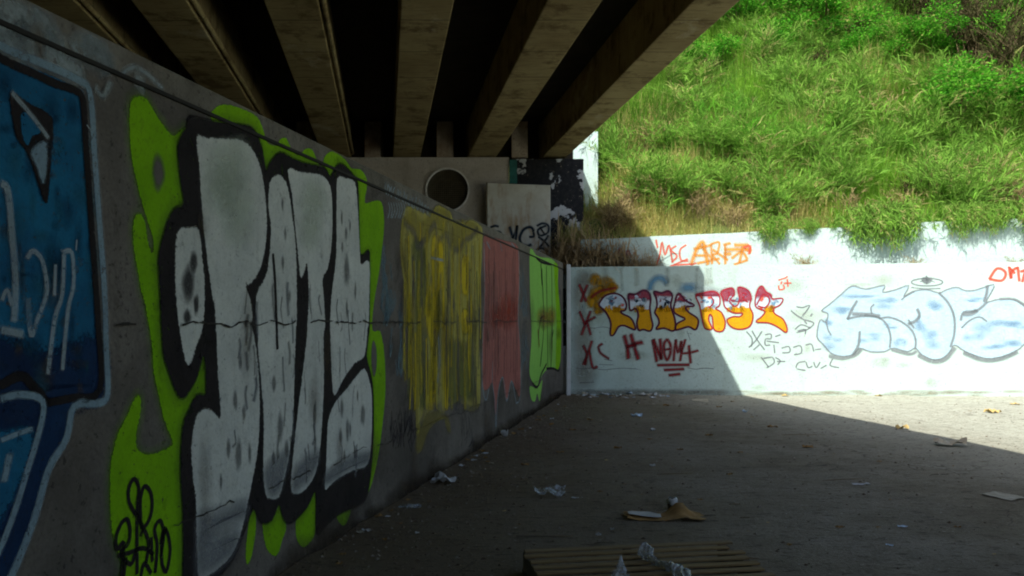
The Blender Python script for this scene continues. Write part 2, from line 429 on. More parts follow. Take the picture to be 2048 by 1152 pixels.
# ------------------------------------------------------------------ retaining wall on the left
wall = empty('retaining_wall', (wx(8), 8, 0), 0, 'long graffiti-covered grey retaining wall running under the bridge on the left', 'wall')
Y0W = -9.0
ZJ = EYE+1.087
def wallslab(z0, z1, thick, m, name, y1=CORNER_Y-.30, bevel=0):
    mb = MB(); th = Vector((-1, WT, 0)).normalized()*thick
    A = Vector((wx(Y0W), Y0W, 0)); B = Vector((wx(y1), y1, 0))
    mb.prism([(B.x, B.y), ((B+th).x, (B+th).y), ((A+th).x, (A+th).y), (A.x, A.y)], z0, z1, m)
    return mb.build(name, wall, bevel)
wallslab(-.2, ZJ-.008, .45, M['leftwall'], 'wall_body')
wallslab(ZJ+.008, WTOP, .45, M['coping'], 'coping', bevel=.012)
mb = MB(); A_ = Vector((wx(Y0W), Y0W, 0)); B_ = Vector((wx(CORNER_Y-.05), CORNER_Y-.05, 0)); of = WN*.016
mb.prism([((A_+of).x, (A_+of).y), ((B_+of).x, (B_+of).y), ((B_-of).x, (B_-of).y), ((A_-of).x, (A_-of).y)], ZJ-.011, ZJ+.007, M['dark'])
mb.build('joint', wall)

K = paint('black', (.016, .014, .014), (.026, .022, .022), wear=.3)
Wm = paint('chalk_white', (.56, .58, .53), (.44, .455, .42), wear=.25)
LG = paint('lime_green', (.20, .43, .008), (.14, .33, .006), wear=.3)
BL = paint('blue', (.015, .13, .235), (.012, .075, .155), wear=.4)
BN = paint('navy', (.009, .022, .06), (.012, .04, .10), wear=.25)
PB = paint('pale_blue', (.26, .37, .43), (.17, .24, .28), soft=True, wear=.7, density=.85)
PW = paint('pale_white', (.40, .48, .50), (.26, .31, .33), soft=True, wear=.7, density=.6)
GB = paint('bare_grey', (.155, .14, .122), (.11, .10, .088), soft=True, wear=.2)
BK = paint('soft_black', (.03, .027, .027), (.045, .04, .04), soft=True, wear=.2, density=.8)
BKF = paint('faint_black', (.05, .045, .045), (.07, .06, .06), soft=True, wear=.3, density=.5)

# blue piece
g = Paint(PL_LEFT)
g.poly(BL, [(-150, 20), (0, 112), (60, 135), (150, 176), (168, 205), (175, 400), (190, 575), (196, 700), (196, 792), (140, 800), (60, 800), (-150, 860)], 0)
g.poly(BN, [(-150, 830), (0, 800), (60, 792), (145, 806), (130, 872), (92, 940), (62, 1040), (16, 1160), (-60, 1300), (-150, 1300)], 1)
g.poly(BL, [(-150, 930), (0, 872), (58, 868), (40, 950), (10, 1010), (-40, 1100), (-150, 1250)], 2, .05)
g.poly(BN, [(-150, 700), (0, 690), (90, 720), (190, 690), (195, 790), (100, 800), (-150, 850)], 1, .12)
rr = random.Random(61); BT = paint('blue_mottle', (.012, .06, .12), (.01, .045, .10), soft=True, wear=.5, density=.5); BG = paint('teal_mottle', (.03, .16, .22), (.025, .12, .17), soft=True, wear=.5, density=.4); BR = paint('brown_mottle', (.09, .07, .045), (.07, .055, .035), soft=True, wear=.6, density=.45)
for i in range(60):
    x = rr.uniform(5, 185); y = rr.uniform(150+x*.3, 790); g.blob(rr.choice((BT, BT, BG, BR)), (x, y), rr.uniform(6, 26), rr.uniform(8, 60), 2, .15, i)
blue = g.build('graffiti', wall, 'blue graffiti piece with black and pale blue edging at the near end of the wall')
g = Paint(PL_LEFT)
g.stroke(PB, [(-150, 0), (0, 92), (70, 122), (155, 160), (178, 190), (186, 300), (193, 400), (206, 575), (210, 700), (213, 786), (196, 806), (146, 812), (130, 878), (95, 938), (65, 1041), (20, 1152), (-30, 1240)], .035, 3)
g.stroke(PB, [(0, 797), (40, 789), (82, 803), (76, 860), (50, 945), (30, 1010), (2, 1085), (-40, 1170)], .028, 4)
g.stroke(PB, [(0, 880), (30, 868), (60, 858)], .02, 4)
g.stroke(PB, [(5, 960), (16, 910)], .03, 4)
g.build('edging', blue)
g = Paint(PL_LEFT)
g.stroke(K, [(-150, 25), (0, 117), (60, 145), (110, 168), (150, 182), (164, 205), (170, 300), (184, 500), (194, 650), (197, 780), (140, 796), (88, 806)], .034, 3)
g.stroke(K, [(0, 770), (40, 752), (70, 780), (90, 806)], .04, 3)
g.poly(K, [(19, 188), (50, 205), (95, 230), (103, 260), (98, 330), (91, 405), (76, 372), (55, 310), (30, 270)], 3)
g.poly(BL, [(40, 228), (58, 232), (78, 262), (60, 272), (52, 290), (42, 270)], 4, .008)
g.poly(PB, [(60, 303), (90, 287), (84, 366), (72, 335)], 4, .01)
g.build('outline', blue)
g = Paint(PL_LEFT)
g.stroke(PW, [(20, 186), (58, 230), (92, 275)], .022, 5)
for st, ww in (([(0, 368), (12, 385), (20, 470), (27, 560), (24, 640)], .03), ([(50, 516), (62, 502), (80, 520), (90, 570), (86, 600), (70, 640), (58, 672), (52, 600)], .022),
               ([(107, 530), (105, 590)], .018), ([(122, 505), (140, 506), (143, 570), (132, 620), (121, 738)], .022), ([(124, 510), (120, 590), (105, 640), (92, 746)], .022),
               ([(0, 600), (10, 580), (20, 610)], .02), ([(0, 660), (40, 668)], .03), ([(150, 480), (148, 500)], .01), ([(170, 250), (178, 262)], .008)):
    g.stroke(PW, st, ww, 5)
g.build('highlight', blue)

# green and white throw-up
g = Paint(PL_LEFT)
A1 = [(268, 197), (289, 197), (304, 218), (320, 244), (343, 272), (356, 267), (372, 257), (390, 285), (390, 330), (385, 369), (380, 410), (350, 425), (340, 457), (335, 509), (335, 546), (340, 619), (345, 700), (352, 749), (360, 780), (366, 794), (377, 780), (392, 753), (407, 710), (416, 787), (410, 795), (385, 830), (375, 854), (372, 897), (372, 935), (378, 983), (378, 1079), (374, 1152), (372, 1240),
      (240, 1250), (236, 1175), (243, 1127), (229, 1079), (222, 1031), (221, 945), (226, 907), (236, 868), (253, 835), (269, 799), (279, 796), (279, 825), (272, 859), (272, 897), (296, 911), (325, 902), (344, 892), (344, 878), (329, 840), (320, 801), (308, 744), (305, 696), (298, 648), (289, 600), (283, 582), (273, 525), (267, 483), (268, 442), (278, 429), (288, 442), (294, 483), (304, 509), (307, 483), (296, 442), (283, 400), (268, 337), (261, 285), (260, 218)]
g.poly(LG, A1, 0, .016, 3)
LO = paint('lime_overspray', (.20, .42, .02), (.16, .34, .02), soft=True, wear=.3, density=.3)
a1 = crom(A1, True, 3); g.stroke(LO, a1+[a1[0]], .04, -.6, 1.6, False)
G2 = Z3([(425, 165), (440, 130), (480, 115), (540, 130), (600, 160), (625, 210), (640, 260), (680, 275), (690, 250), (715, 245), (735, 290), (760, 310), (790, 285), (815, 290), (835, 335), (850, 350), (865, 310), (895, 295), (940, 325), (965, 360), (1000, 365), (1025, 410), (1015, 490), (1050, 485), (1080, 490), (1090, 560), (1085, 640), (1070, 760), (1050, 880), (1045, 980), (1075, 985), (1088, 1050)]) \
    + Z4([(1180, 180), (1188, 260), (1190, 380), (1180, 500), (1165, 620), (1145, 720), (1120, 800), (1095, 790), (1110, 500), (1100, 200)]) + Z3([(1010, 980), (970, 760), (950, 600), (900, 480), (760, 420), (640, 420), (560, 320), (470, 230)])
g.poly(LG, G2, 0, .012, 3)
for pl in ([(635, 850), (650, 930), (635, 1050), (620, 1095), (610, 1090), (612, 1000)], [(745, 850), (775, 940), (760, 1000), (740, 1060), (715, 1060), (690, 1020), (680, 920), (720, 890)],
           [(895, 790), (897, 960), (875, 1010), (845, 1030), (820, 990), (820, 905), (860, 850)], [(1045, 860), (1030, 925), (1010, 940), (985, 890)]):
    g.poly(LG, Z4(pl), 0, .014)
g.dot(GB, (316, 345), 11, 33, 1, .015)
g.poly(GB, Z4([(1140, 170), (1152, 210), (1152, 280), (1142, 318), (1133, 280), (1132, 210)]), 1, .01)
green = g.build('graffiti', wall, 'huge white-lettered graffiti piece on lime green with thick black outlines')
g = Paint(PL_LEFT)
BO = Z3([(345, 165), (430, 182), (500, 190), (570, 200), (600, 230), (620, 290), (635, 372), (650, 340), (690, 300), (740, 325), (800, 345), (860, 358), (882, 392), (905, 352), (930, 345), (970, 385), (988, 420), (992, 560), (998, 690), (1030, 675), (1033, 730), (1032, 960)]) \
    + Z4([(1118, 150), (1110, 240), (1128, 310), (1138, 400), (1137, 600), (1120, 780), (1090, 850), (1000, 890), (940, 940), (902, 972), (898, 800), (860, 865), (800, 925), (765, 915), (745, 850), (715, 915), (670, 925), (640, 870), (610, 930), (580, 1020), (540, 1100), (470, 1180), (430, 1300), (330, 1300), (345, 1152), (345, 900), (335, 700), (345, 530), (365, 470), (400, 400), (440, 390), (432, 230), (400, 320), (370, 375), (345, 405), (320, 390), (290, 310), (265, 230), (255, 100), (255, 0)]) \
    + Z3([(235, 900), (225, 760), (225, 690), (250, 590), (280, 520), (320, 500), (310, 420), (300, 330), (300, 260), (330, 205)])
OV = paint('black_overspray', (.035, .03, .03), (.05, .045, .045), soft=True, wear=.2, density=.35)
bo = crom(BO, True, 3); g.stroke(OV, bo+[bo[0]], .05, 1, 1.6, False)
g.poly(K, BO, 2, .014, 3)
g.build('outline', green)
g = Paint(PL_LEFT)
W1 = Z3([(375, 235), (400, 245), (470, 250), (540, 255), (580, 290), (605, 340), (620, 400), (630, 480), (635, 560), (630, 650), (610, 740), (580, 790), (555, 812), (570, 860), (580, 930)]) \
    + Z4([(625, 100), (645, 200), (658, 350), (660, 500), (650, 640), (630, 750), (610, 850), (590, 940), (560, 1030), (520, 1090), (440, 1150), (410, 1152), (405, 1080), (400, 950), (400, 840), (385, 720), (380, 640), (385, 560), (400, 490), (430, 460), (460, 465), (498, 500), (500, 430), (490, 300), (485, 150), (475, 0)]) + Z3([(430, 850), (400, 620), (390, 500), (380, 350), (370, 260)])
W2 = Z3([(300, 600), (340, 590), (375, 600), (385, 700), (395, 800), (390, 950), (360, 1050), (335, 1110), (315, 1040), (295, 900), (288, 760), (290, 660)])
W3 = Z3([(650, 420), (665, 395), (690, 390), (715, 430), (730, 520), (745, 640), (750, 780), (750, 950)]) + Z4([(812, 120), (805, 350), (800, 500), (785, 640), (760, 760), (740, 820), (710, 825), (690, 810), (680, 700), (682, 500), (672, 350), (658, 200)]) + Z3([(605, 1000), (598, 850), (640, 760), (655, 600), (645, 500)])
W4 = Z3([(720, 365), (760, 375), (800, 380), (850, 390), (880, 430), (888, 520), (885, 640), (870, 740), (850, 780), (855, 860), (860, 960)]) + Z4([(928, 150), (930, 300), (925, 450), (915, 600), (895, 720), (850, 790), (810, 805), (795, 780), (800, 700), (820, 500), (845, 300), (862, 150)]) + Z3([(795, 950), (800, 860), (793, 720), (770, 775), (760, 700), (745, 550), (735, 450)])
W5 = Z3([(910, 400), (940, 400), (975, 415), (985, 500), (990, 600), (994, 690), (1000, 730), (1030, 720), (1030, 850), (1028, 950)]) + Z4([(1112, 120), (1100, 230), (1060, 260), (1010, 330), (975, 395), (965, 300), (960, 150)]) + Z3([(882, 960), (887, 850), (905, 700), (907, 500)])
W6 = Z4([(1100, 290), (1120, 340), (1130, 400), (1130, 550), (1115, 680), (1060, 705), (1000, 735), (960, 765), (937, 788), (942, 700), (945, 600), (952, 500), (980, 430), (1030, 370), (1060, 330)])
for W in (W1, W2, W3, W4, W5, W6): g.poly(Wm, W, 3, .024, 3)
g.build('lettering', green)
g = Paint(PL_LEFT)
g.stroke(K, Z3([(660, 690), (668, 800), (675, 1000), (677, 1050)]), .03, 4)
for x, y, rx, ry in ((335, 800, 22, 70), (355, 720, 14, 40), (330, 930, 14, 30), (365, 880, 10, 40)): g.dot(BK, Z3([(x, y)])[0], rx/1.92, ry/1.92, 4, .05)
rr = random.Random(3)
for x, y, rx, ry in ((690, 580, 8, 30), (698, 495, 6, 25), (712, 610, 6, 30), (700, 720, 8, 30), (925, 550, 5, 25), (955, 580, 5, 25), (938, 610, 7, 25), (925, 660, 6, 25), (943, 750, 14, 65), (910, 850, 7, 30), (945, 900, 6, 35), (975, 830, 5, 30), (720, 850, 8, 25), (530, 1100, 9, 40)):
    if rr.random() < .3: continue
    g.dot(BKF, Z3([(x+rr.uniform(-5, 5), y)])[0], rx/2.6, ry/1.92*rr.uniform(.8, 1.2), 4, .02)
for x, y, rx, ry in ((575, 270, 10, 40), (520, 400, 14, 40), (560, 420, 14, 40), (595, 470, 10, 40), (530, 620, 12, 40), (572, 640, 18, 60), (615, 640, 9, 40), (545, 780, 14, 45), (495, 760, 8, 30),
                     (745, 530, 17, 75), (720, 350, 12, 40), (765, 400, 9, 30), (770, 620, 12, 45), (720, 660, 10, 40), (780, 280, 8, 30), (1090, 480, 13, 60), (1010, 450, 9, 40), (1025, 540, 9, 40), (995, 570, 9, 40), (960, 570, 7, 40), (1045, 540, 6, 40), (1070, 400, 6, 30), (1105, 600, 9, 35), (895, 480, 8, 40), (895, 600, 8, 40), (1015, 650, 7, 25), (1060, 640, 8, 25)):
    if rr.random() < .3: continue
    g.dot(BKF, Z4([(x+rr.uniform(-5, 5), y)])[0], rx/3.0, ry/2.087*rr.uniform(.7, 1.25), 4, .02)
SL = paint('slate_shade', (.20, .21, .22), (.14, .15, .16), soft=True, wear=.3, density=.65)
SG = paint('sage_tint', (.50, .59, .44), (.47, .55, .41), soft=True, wear=.2, density=.4)
for c, rx, ry in (((455, 330), 60, 70), ((470, 420), 50, 90), ((440, 380), 50, 70), ((625, 400), 34, 50), ((620, 460), 28, 50)): g.blob(SG, c, rx, ry, 4, .3)
g.poly(SL, Z4([(415, 900), (500, 890), (590, 850), (600, 900), (500, 940), (415, 1000)]), 4, .06)
g.poly(SL, Z4([(410, 1020), (500, 980), (570, 980), (540, 1060), (440, 1140), (408, 1130)]), 4, .06)
g.poly(SL, Z4([(945, 720), (1030, 660), (1115, 640), (1112, 680), (1040, 705), (942, 765)]), 4, .04)
g.poly(SL, Z4([(690, 700), (780, 640), (760, 750), (735, 805), (700, 800)]), 4, .05)
g.poly(SL, Z4([(815, 700), (905, 640), (890, 715), (840, 770), (805, 790)]), 4, .05)
rr = random.Random(14)
for i in range(46):      # thin drips and dry-can passes over the white
    x = rr.choice((rr.uniform(445, 515), rr.uniform(545, 585), rr.uniform(605, 640), rr.uniform(672, 730))); y = rr.uniform(560, 900)
    g.stroke(BKF if rr.random() < .45 else SL, [(x, y), (x+rr.uniform(-3, 3), y+rr.uniform(10, 30)), (x+rr.uniform(-4, 4), y+rr.uniform(30, 70))], rr.uniform(.008, .028), 4, .9)
g.build('shading', green)
# loopy black tag on the green
g = Paint(PL_LEFT)
for st in ([(545, 1140), (545, 900), (552, 800), (532, 764), (512, 800), (512, 850), (530, 890), (555, 930), (590, 1010), (582, 1095)], [(562, 960), (558, 850), (575, 793), (600, 820), (605, 880), (592, 930), (570, 962), (560, 990)],
           [(482, 1150), (492, 1020), (466, 1045), (460, 1000), (480, 945), (505, 925), (517, 970), (510, 1020), (478, 1062), (520, 1105), (538, 1055)], [(470, 1070), (510, 1060), (570, 1040), (610, 1065)], [(602, 1000), (606, 1090)],
           [(618, 1135), (626, 1030), (615, 965), (638, 930), (652, 985), (642, 1070)], [(640, 1020), (655, 960), (672, 1000), (677, 1060), (662, 1135), (645, 1100), (645, 1010), (662, 965)], [(500, 1080), (490, 1160)], [(560, 1150), (575, 1100), (600, 1140)]):
    g.stroke(K, Z2(st), .022, 2, .3)
g.build('tag', wall, 'loopy black tag sprayed on the lime green paint near the ground')

# yellow piece
YE = paint('ochre_streaks', (.40, .35, .06), (.27, .25, .10), wear=.45, streak=.9)
YB = paint('bright_yellow', (.60, .44, .012), (.46, .38, .04), soft=True, wear=.3, streak=.6)
MU = paint('mauve_grey', (.17, .15, .14), (.14, .125, .11), soft=True, wear=.6, density=.5)
OL = paint('olive', (.15, .17, .05), (.12, .13, .05), soft=True, wear=.3, streak=.8, density=.75)
OC = paint('dull_gold', (.33, .27, .05), (.24, .20, .05), soft=True, wear=.4, density=.45)
g = Paint(PL_LEFT)
g.poly(YE, Z6([(150, 100), (185, 80), (220, 100), (270, 110), (300, 72), (350, 95), (370, 140), (420, 150), (455, 130), (490, 160), (497, 200), (492, 330), (482, 450), (477, 550), (482, 650), (487, 900), (478, 960), (440, 975), (400, 935), (350, 950), (320, 985), (290, 960), (250, 985), (225, 1030), (207, 1070), (200, 850), (180, 620), (150, 400), (135, 250)]), 0, .055)
g.poly(OL, Z6([(190, 230), (240, 260), (245, 500), (250, 800), (235, 960), (215, 900), (205, 600), (195, 400)]), 1, .05)
g.poly(OL, Z6([(335, 700), (400, 680), (450, 720), (465, 900), (400, 920), (340, 930)]), 1, .06)
g.poly(YB, Z6([(275, 215), (318, 240), (325, 420), (327, 590), (300, 640), (290, 900), (265, 960), (268, 700), (248, 600), (247, 470), (270, 400)]), 2, .04)
g.poly(YB, Z6([(405, 310), (435, 300), (432, 450), (405, 440)]), 2, .04)
g.poly(YB, Z6([(405, 540), (432, 540), (432, 625), (408, 625)]), 2, .03)
g.poly(OC, Z6([(150, 120), (190, 95), (230, 140), (290, 80), (350, 100), (360, 140), (450, 140), (490, 190), (440, 215), (400, 270), (360, 240), (330, 190), (280, 180), (250, 230), (200, 215), (170, 170)]), 2, .04)
g.poly(OC, Z6([(215, 1040), (260, 985), (310, 985), (345, 1010), (355, 1070), (340, 1060), (320, 1010), (260, 1060), (228, 1150), (203, 1150), (205, 1090)]), 1, .03)
yel = g.build('graffiti', wall, 'faded yellow graffiti piece running down in vertical streaks')
g = Paint(PL_LEFT)
for st, ww in (([(150, 150), (195, 190), (205, 250), (235, 230), (255, 200), (285, 150), (300, 220), (330, 200), (350, 240), (380, 270), (420, 220), (440, 215), (475, 170)], .06), ([(220, 1040), (245, 970), (285, 960), (310, 960), (320, 985), (345, 930), (375, 965), (400, 930), (440, 970), (480, 965)], .06),
               ([(345, 420), (350, 470), (370, 520)], .09), ([(430, 500), (445, 560), (425, 580)], .07), ([(300, 640), (310, 760), (300, 900)], .05), ([(420, 680), (410, 760)], .06), ([(395, 250), (402, 400), (395, 560)], .04), ([(455, 250), (462, 420), (450, 600)], .04)):
    g.stroke(MU, Z6(st), ww, 3, .8)
rr = random.Random(8)
YS = [paint('streak_yellow', (.56, .45, .025), (.46, .38, .04), soft=True, wear=.4, density=.6), paint('streak_olive', (.17, .18, .06), (.13, .14, .05), soft=True, wear=.4, density=.65), paint('streak_mauve', (.15, .13, .125), (.12, .11, .10), soft=True, wear=.4, density=.6), paint('streak_cream', (.42, .40, .20), (.36, .34, .17), soft=True, wear=.5, density=.4)]
for i in range(230):
    x = rr.uniform(150, 490); ya = rr.uniform(130, 800); yb = min(970, ya+rr.uniform(80, 420))
    g.stroke(rr.choice(YS if i < 120 else (YS[0], YS[0], YB, YS[3], YS[2])), Z6([(x, ya), (x+rr.uniform(-4, 4), (ya+yb)/2), (x+rr.uniform(-5, 5), yb)]), rr.uniform(.012, .055), 2 if i < 120 else 4, .9)
g.stroke(OC, Z6([(148, 120), (140, 250), (165, 420), (180, 560), (190, 760), (205, 900), (208, 1080)]), .06, 2, .7)
g.stroke(PW, Z6([(268, 300), (322, 312)]), .03, 4)
g.stroke(PW, Z6([(300, 650), (305, 760), (296, 850)]), .05, 3, .8)
g.build('outline', yel)
# red and lime pieces
RD = paint('faded_red', (.33, .115, .095), (.24, .095, .08), wear=.3, streak=.7)
RB = paint('strong_red', (.36, .05, .025), (.30, .06, .04), soft=True, wear=.2, streak=.5, density=.75)
g = Paint(PL_LEFT)
g.poly(RD, Z6([(502, 215), (540, 212), (600, 228), (655, 255), (660, 400), (655, 560), (665, 700), (664, 905), (645, 880), (625, 845), (603, 930), (585, 830), (565, 890), (555, 1000), (548, 900), (540, 850), (520, 880), (500, 868), (496, 700), (505, 450)]), 0, .025)
g.blob(RB, Z6([(615, 535)])[0], 24, 42, 1, .15); g.blob(RB, Z6([(560, 560)])[0], 20, 30, 1, .15)
red = g.build('graffiti', wall, 'faded red graffiti block with pale jagged drips along its bottom')
g = Paint(PL_LEFT)
for st in ([(656, 265), (660, 420), (655, 560), (665, 720), (665, 910), (645, 945)], [(503, 235), (506, 450), (496, 700), (497, 870), (512, 930), (525, 880)], [(542, 760), (540, 850), (552, 940), (556, 1060), (566, 900), (587, 830), (604, 935), (625, 845), (645, 940)], [(515, 230), (530, 260)], [(575, 235), (583, 270)], [(625, 235), (640, 255)]):
    g.stroke(PW, Z6(st), .035, 2, .5)
RSK = [paint('streak_rose', (.34, .17, .145), (.28, .14, .12), soft=True, wear=.4, density=.5), paint('streak_maroon', (.17, .06, .05), (.13, .05, .045), soft=True, wear=.4, density=.6), paint('streak_grey', (.18, .165, .15), (.15, .13, .12), soft=True, wear=.4, density=.4)]
for i in range(75):
    x = rr.uniform(505, 655); ya = rr.uniform(235, 720); yb = min(860, ya+rr.uniform(60, 300))
    g.stroke(rr.choice(RSK), Z6([(x, ya), (x+rr.uniform(-2, 2), (ya+yb)/2), (x+rr.uniform(-3, 3), yb)]), rr.uniform(.014, .04), 2, .8)
g.build('outline', red)
LM = paint('pale_lime', (.22, .47, .09), (.17, .38, .05), wear=.2, streak=.4)
OR = paint('rust_orange', (.30, .16, .02), (.28, .2, .03), soft=True, wear=.2, density=.7)
g = Paint(PL_LEFT)
g.poly(LM, Z6([(708, 270), (735, 290), (760, 300), (800, 305), (828, 335), (828, 400), (830, 520), (845, 600), (842, 760), (820, 790), (790, 790), (760, 820), (740, 870), (720, 850), (706, 800), (715, 650), (710, 500)]), 0, .025)
g.poly(LM, Z6([(708, 870), (740, 880), (762, 840), (758, 890), (750, 935), (740, 900), (730, 935), (714, 925)]), 0, .02)
g.poly(LG, Z6([(815, 330), (832, 340), (832, 420), (845, 590), (842, 760), (822, 785), (826, 600), (820, 450)]), 1, .03)
g.blob(OR, Z6([(770, 565)])[0], 20, 26, 1, .15); g.blob(OR, Z6([(805, 560)])[0], 12, 26, 1, .15)
lim = g.build('graffiti', wall, 'small pale lime graffiti piece with dark drips near the far corner')
g = Paint(PL_LEFT)
for st in ([(718, 855), (740, 872), (755, 820), (770, 790), (780, 770)], [(780, 790), (810, 790), (835, 800), (840, 770)], [(744, 650), (752, 580), (762, 560)], [(780, 340), (783, 560), (786, 780)], [(803, 330), (806, 640), (800, 780)], [(755, 320), (760, 420)], [(735, 300), (760, 320), (800, 330)], [(760, 350), (768, 600), (752, 780)], [(812, 620), (806, 650)]):
    g.stroke(K, Z6(st), .045, 3, .5)
g.stroke(OR, Z6([(742, 620), (748, 690)]), .06, 3)
g.build('outline', lim)
# scribbles
g = Paint(PL_LEFT); CY = paint('chalk_blue', (.19, .30, .34), (.15, .24, .27), soft=True, wear=.4, density=.6)
rr = random.Random(11)
for x0, x1, y0, y1, n in ((52, 90, 230, 560, 12), (60, 140, 420, 600, 10), (95, 155, 560, 830, 9), (665, 690, 330, 560, 8), (668, 695, 560, 820, 6)):
    for i in range(n):
        x = rr.uniform(x0, x1); ya = rr.uniform(y0, y1-80); yb = min(y1, ya+rr.uniform(60, 220))
        g.stroke(CY, Z6([(x, ya), (x+rr.uniform(-9, 9), (ya+yb)/2), (x+rr.uniform(-12, 12), yb), (x+rr.uniform(-6, 14), yb-60)]), .02, 1, .6)
g.build('scribble', wall, 'pale blue chalky scribble lines between the painted pieces')
g = Paint(PL_LEFT)
for i in range(26):
    x = rr.uniform(60, 195); y = rr.uniform(960, 1060)
    g.stroke(BKF, Z6([(x, y), (x+rr.uniform(-10, 10), y+50), (x+rr.uniform(-12, 12), y+rr.uniform(70, 110)), (x+rr.uniform(0, 18), y+40)]), .018, 1, .5)
for i in range(10):
    x = rr.uniform(400, 450); y = rr.uniform(990, 1060)
    g.stroke(BKF, Z6([(x, y), (x+4, y+50), (x+rr.uniform(-12, 12), y+80)]), .016, 1, .5)
g.build('tag', wall, 'thin black scratchy tag low on the wall beside the yellow piece')
g = Paint(PL_LEFT)
for i in range(15):
    x = 770+i*6.2; yt = 362+i*3.2
    g.stroke(PW, [(x, yt+rr.uniform(0, 6)), (x+rr.uniform(-3, 3), yt+14), (x+rr.uniform(-2, 5), yt+26), (x+5, yt+rr.uniform(6, 14))], .022, 1, .5)
for i in range(7):
    x = 776+i*5; g.stroke(PW, [(x, 405), (x+3, 420), (x+rr.uniform(-3, 3), 436)], .02, 1, .5)
for st, ww in (([(0, 60), (20, 40), (40, 20), (55, 40)], .12), ([(70, 20), (90, 40), (100, 65)], .06), ([(100, 75), (125, 95)], .06), ([(150, 100), (185, 78), (205, 105), (215, 140)], .06), ([(165, 105), (200, 110), (212, 135)], .08), ([(240, 150), (265, 135), (295, 150), (325, 178)], .022), ([(190, 175), (205, 192), (220, 165)], .022), ([(272, 158), (285, 170)], .05), ([(95, 100), (130, 130), (160, 150)], .08), ([(0, 75), (30, 90), (60, 100)], .09)):
    g.stroke(paint('whitewash_smear', (.36, .42, .42), (.22, .25, .25), soft=True, wear=.85, density=.8), st, ww*1.15, 1, .9)
g.build('smear', wall, 'pale whitewash smears along the top of the wall')
g = Paint(PL_LEFT); MS = paint('mud_splash', (.085, .065, .045), (.06, .046, .032), soft=True, wear=.4, density=.7); rr = random.Random(44)
y = 3.0
while y < 16.9:
    hgt = rr.uniform(.05, .22); wd_ = rr.uniform(.15, .45)
    cx0 = CX+F*wx(y)/y; g.blob(MS, (cx0, HY+F*(EYE-.02)/y), wd_*F/y*.35, hgt*F/y, 9, .15, y)
    y += rr.uniform(.08, .25)
for i in range(30):
    y = 3+13.5*rr.random(); z = rr.uniform(.1, 2.3); g.blob(paint('brown_stain', (.10, .075, .05), (.075, .055, .038), soft=True, wear=.6, density=.35), (CX+F*wx(y)/y, HY-(z-EYE)*F/y), rr.uniform(.05, .3)*F/y*.3, rr.uniform(.1, .4)*F/y, 9, .15, i)
g.build('stain', wall, 'brown mud splashes and stains along the foot of the wall')
# cracks
def crack(ya, yb, z, amp, wd, seed, slope=0):
    g = Paint(PL_LEFT); r = random.Random(seed); y = ya; pts = []; zz = z
    while y < yb:
        zz = z + slope*(y-ya) + .6*amp*mnoise.noise(Vector((y*1.7, seed, 0)))+.6*amp*mnoise.noise(Vector((y*6.5, seed, 3)))+.35*amp*mnoise.noise(Vector((y*24, seed, 5))); pts.append((CX+F*wx(y)/y, HY-(zz-EYE)*F/y)); y += r.uniform(.012, .045)+y*.002
    y0c = lambda i: i*.06
    for i in range(len(pts)-1):
        if mnoise.noise(Vector((y0c(i)*1.3, seed, 9))) < -.12 or r.random() < .06: continue
        g.stroke(M['crack'], pts[i:i+2], wd*r.uniform(.4, 1.5), 8, .3, False)
        if r.random() < .06: 
            a = pts[i]; k_ = 30/(1+.15*i*.2); g.stroke(M['crack'], [a, (a[0]+r.uniform(-3, 3), a[1]+r.uniform(3, 9))], wd*r.uniform(.6, 1.6), 8, .3, False)
    return g
g = crack(3.5, 17, 1.585, .035, .008, 5); g.build('crack', wall)
g = crack(3.9, 17, .60, .05, .005, 9, -.006); g.build('crack', wall)

# corner post
mb = MB()
px = PL_LEFT.hit(1131, 700)
cxp = (1136.5-CX)/F*16.93
mb.box(cxp-.035, cxp+.05, 16.93, 17.19, -.1, EYE+1.19, M['pole'])
post = mb.build('corner_post', None, .012)
tag(post, 'slim white painted post standing in the corner where the two walls meet', 'post')

# ------------------------------------------------------------------ far walls
far = empty('whitewashed_wall', (6, fy(6, 17.3), 0), 0, 'low whitewashed wall across the far end, half sunlit, with orange and blue graffiti', 'wall')
xa, xb = 1.22, 40
def farslab(y0, xa, xb, z0, ztop, th, m, name, parent, n=40):
    """ztop: function of x"""
    mb = MB(); X = [xa+(xb-xa)*i/n for i in range(n+1)]
    vs = []
    for x in X:
        y = fy(x, y0); zt = ztop(x)
        vs += [(x, y, z0), (x, y, zt), (x, y+th, zt), (x, y+th, z0)]
    fs = [(3, 2, 1, 0), tuple(range(4*n, 4*n+4))]
    for i in range(n):
        a = i*4; b = a+4; fs += [(a, b, b+1, a+1), (a+1, b+1, b+2, a+2), (a+2, b+2, b+3, a+3)]
    mb.add(vs, fs, m); return mb.build(name, parent)
ftop = lambda x: EYE + 1.15 + .009*(x-1.2) + .008*mnoise.noise(Vector((x*.8, 2, 0)))
farslab(17.3, xa, xb, -.2, ftop, .3, M['whitewall'], 'wall_body', far, 120)
PU = paint('purple_line', (.10, .02, .05), (.07, .015, .04), wear=.1)
OY = paint('orange_yellow', (.66, .34, .008), (.52, .25, .006), soft=True, wear=.1, streak=.4)
OYd = paint('mustard', (.50, .27, .015), (.42, .21, .01), soft=True, wear=.15)
PR = paint('plum_red', (.36, .045, .07), (.24, .04, .09), soft=True, wear=.3, density=.85)
SB = paint('sky_blue', (.10, .28, .48), (.14, .32, .48), soft=True, wear=.2, density=.75)
SKW = paint('pale_fill', (.60, .70, .78), (.42, .55, .68), wear=.1)
RT = paint('red_tag', (.26, .02, .025), (.22, .02, .03), soft=True, wear=.05, density=.95)
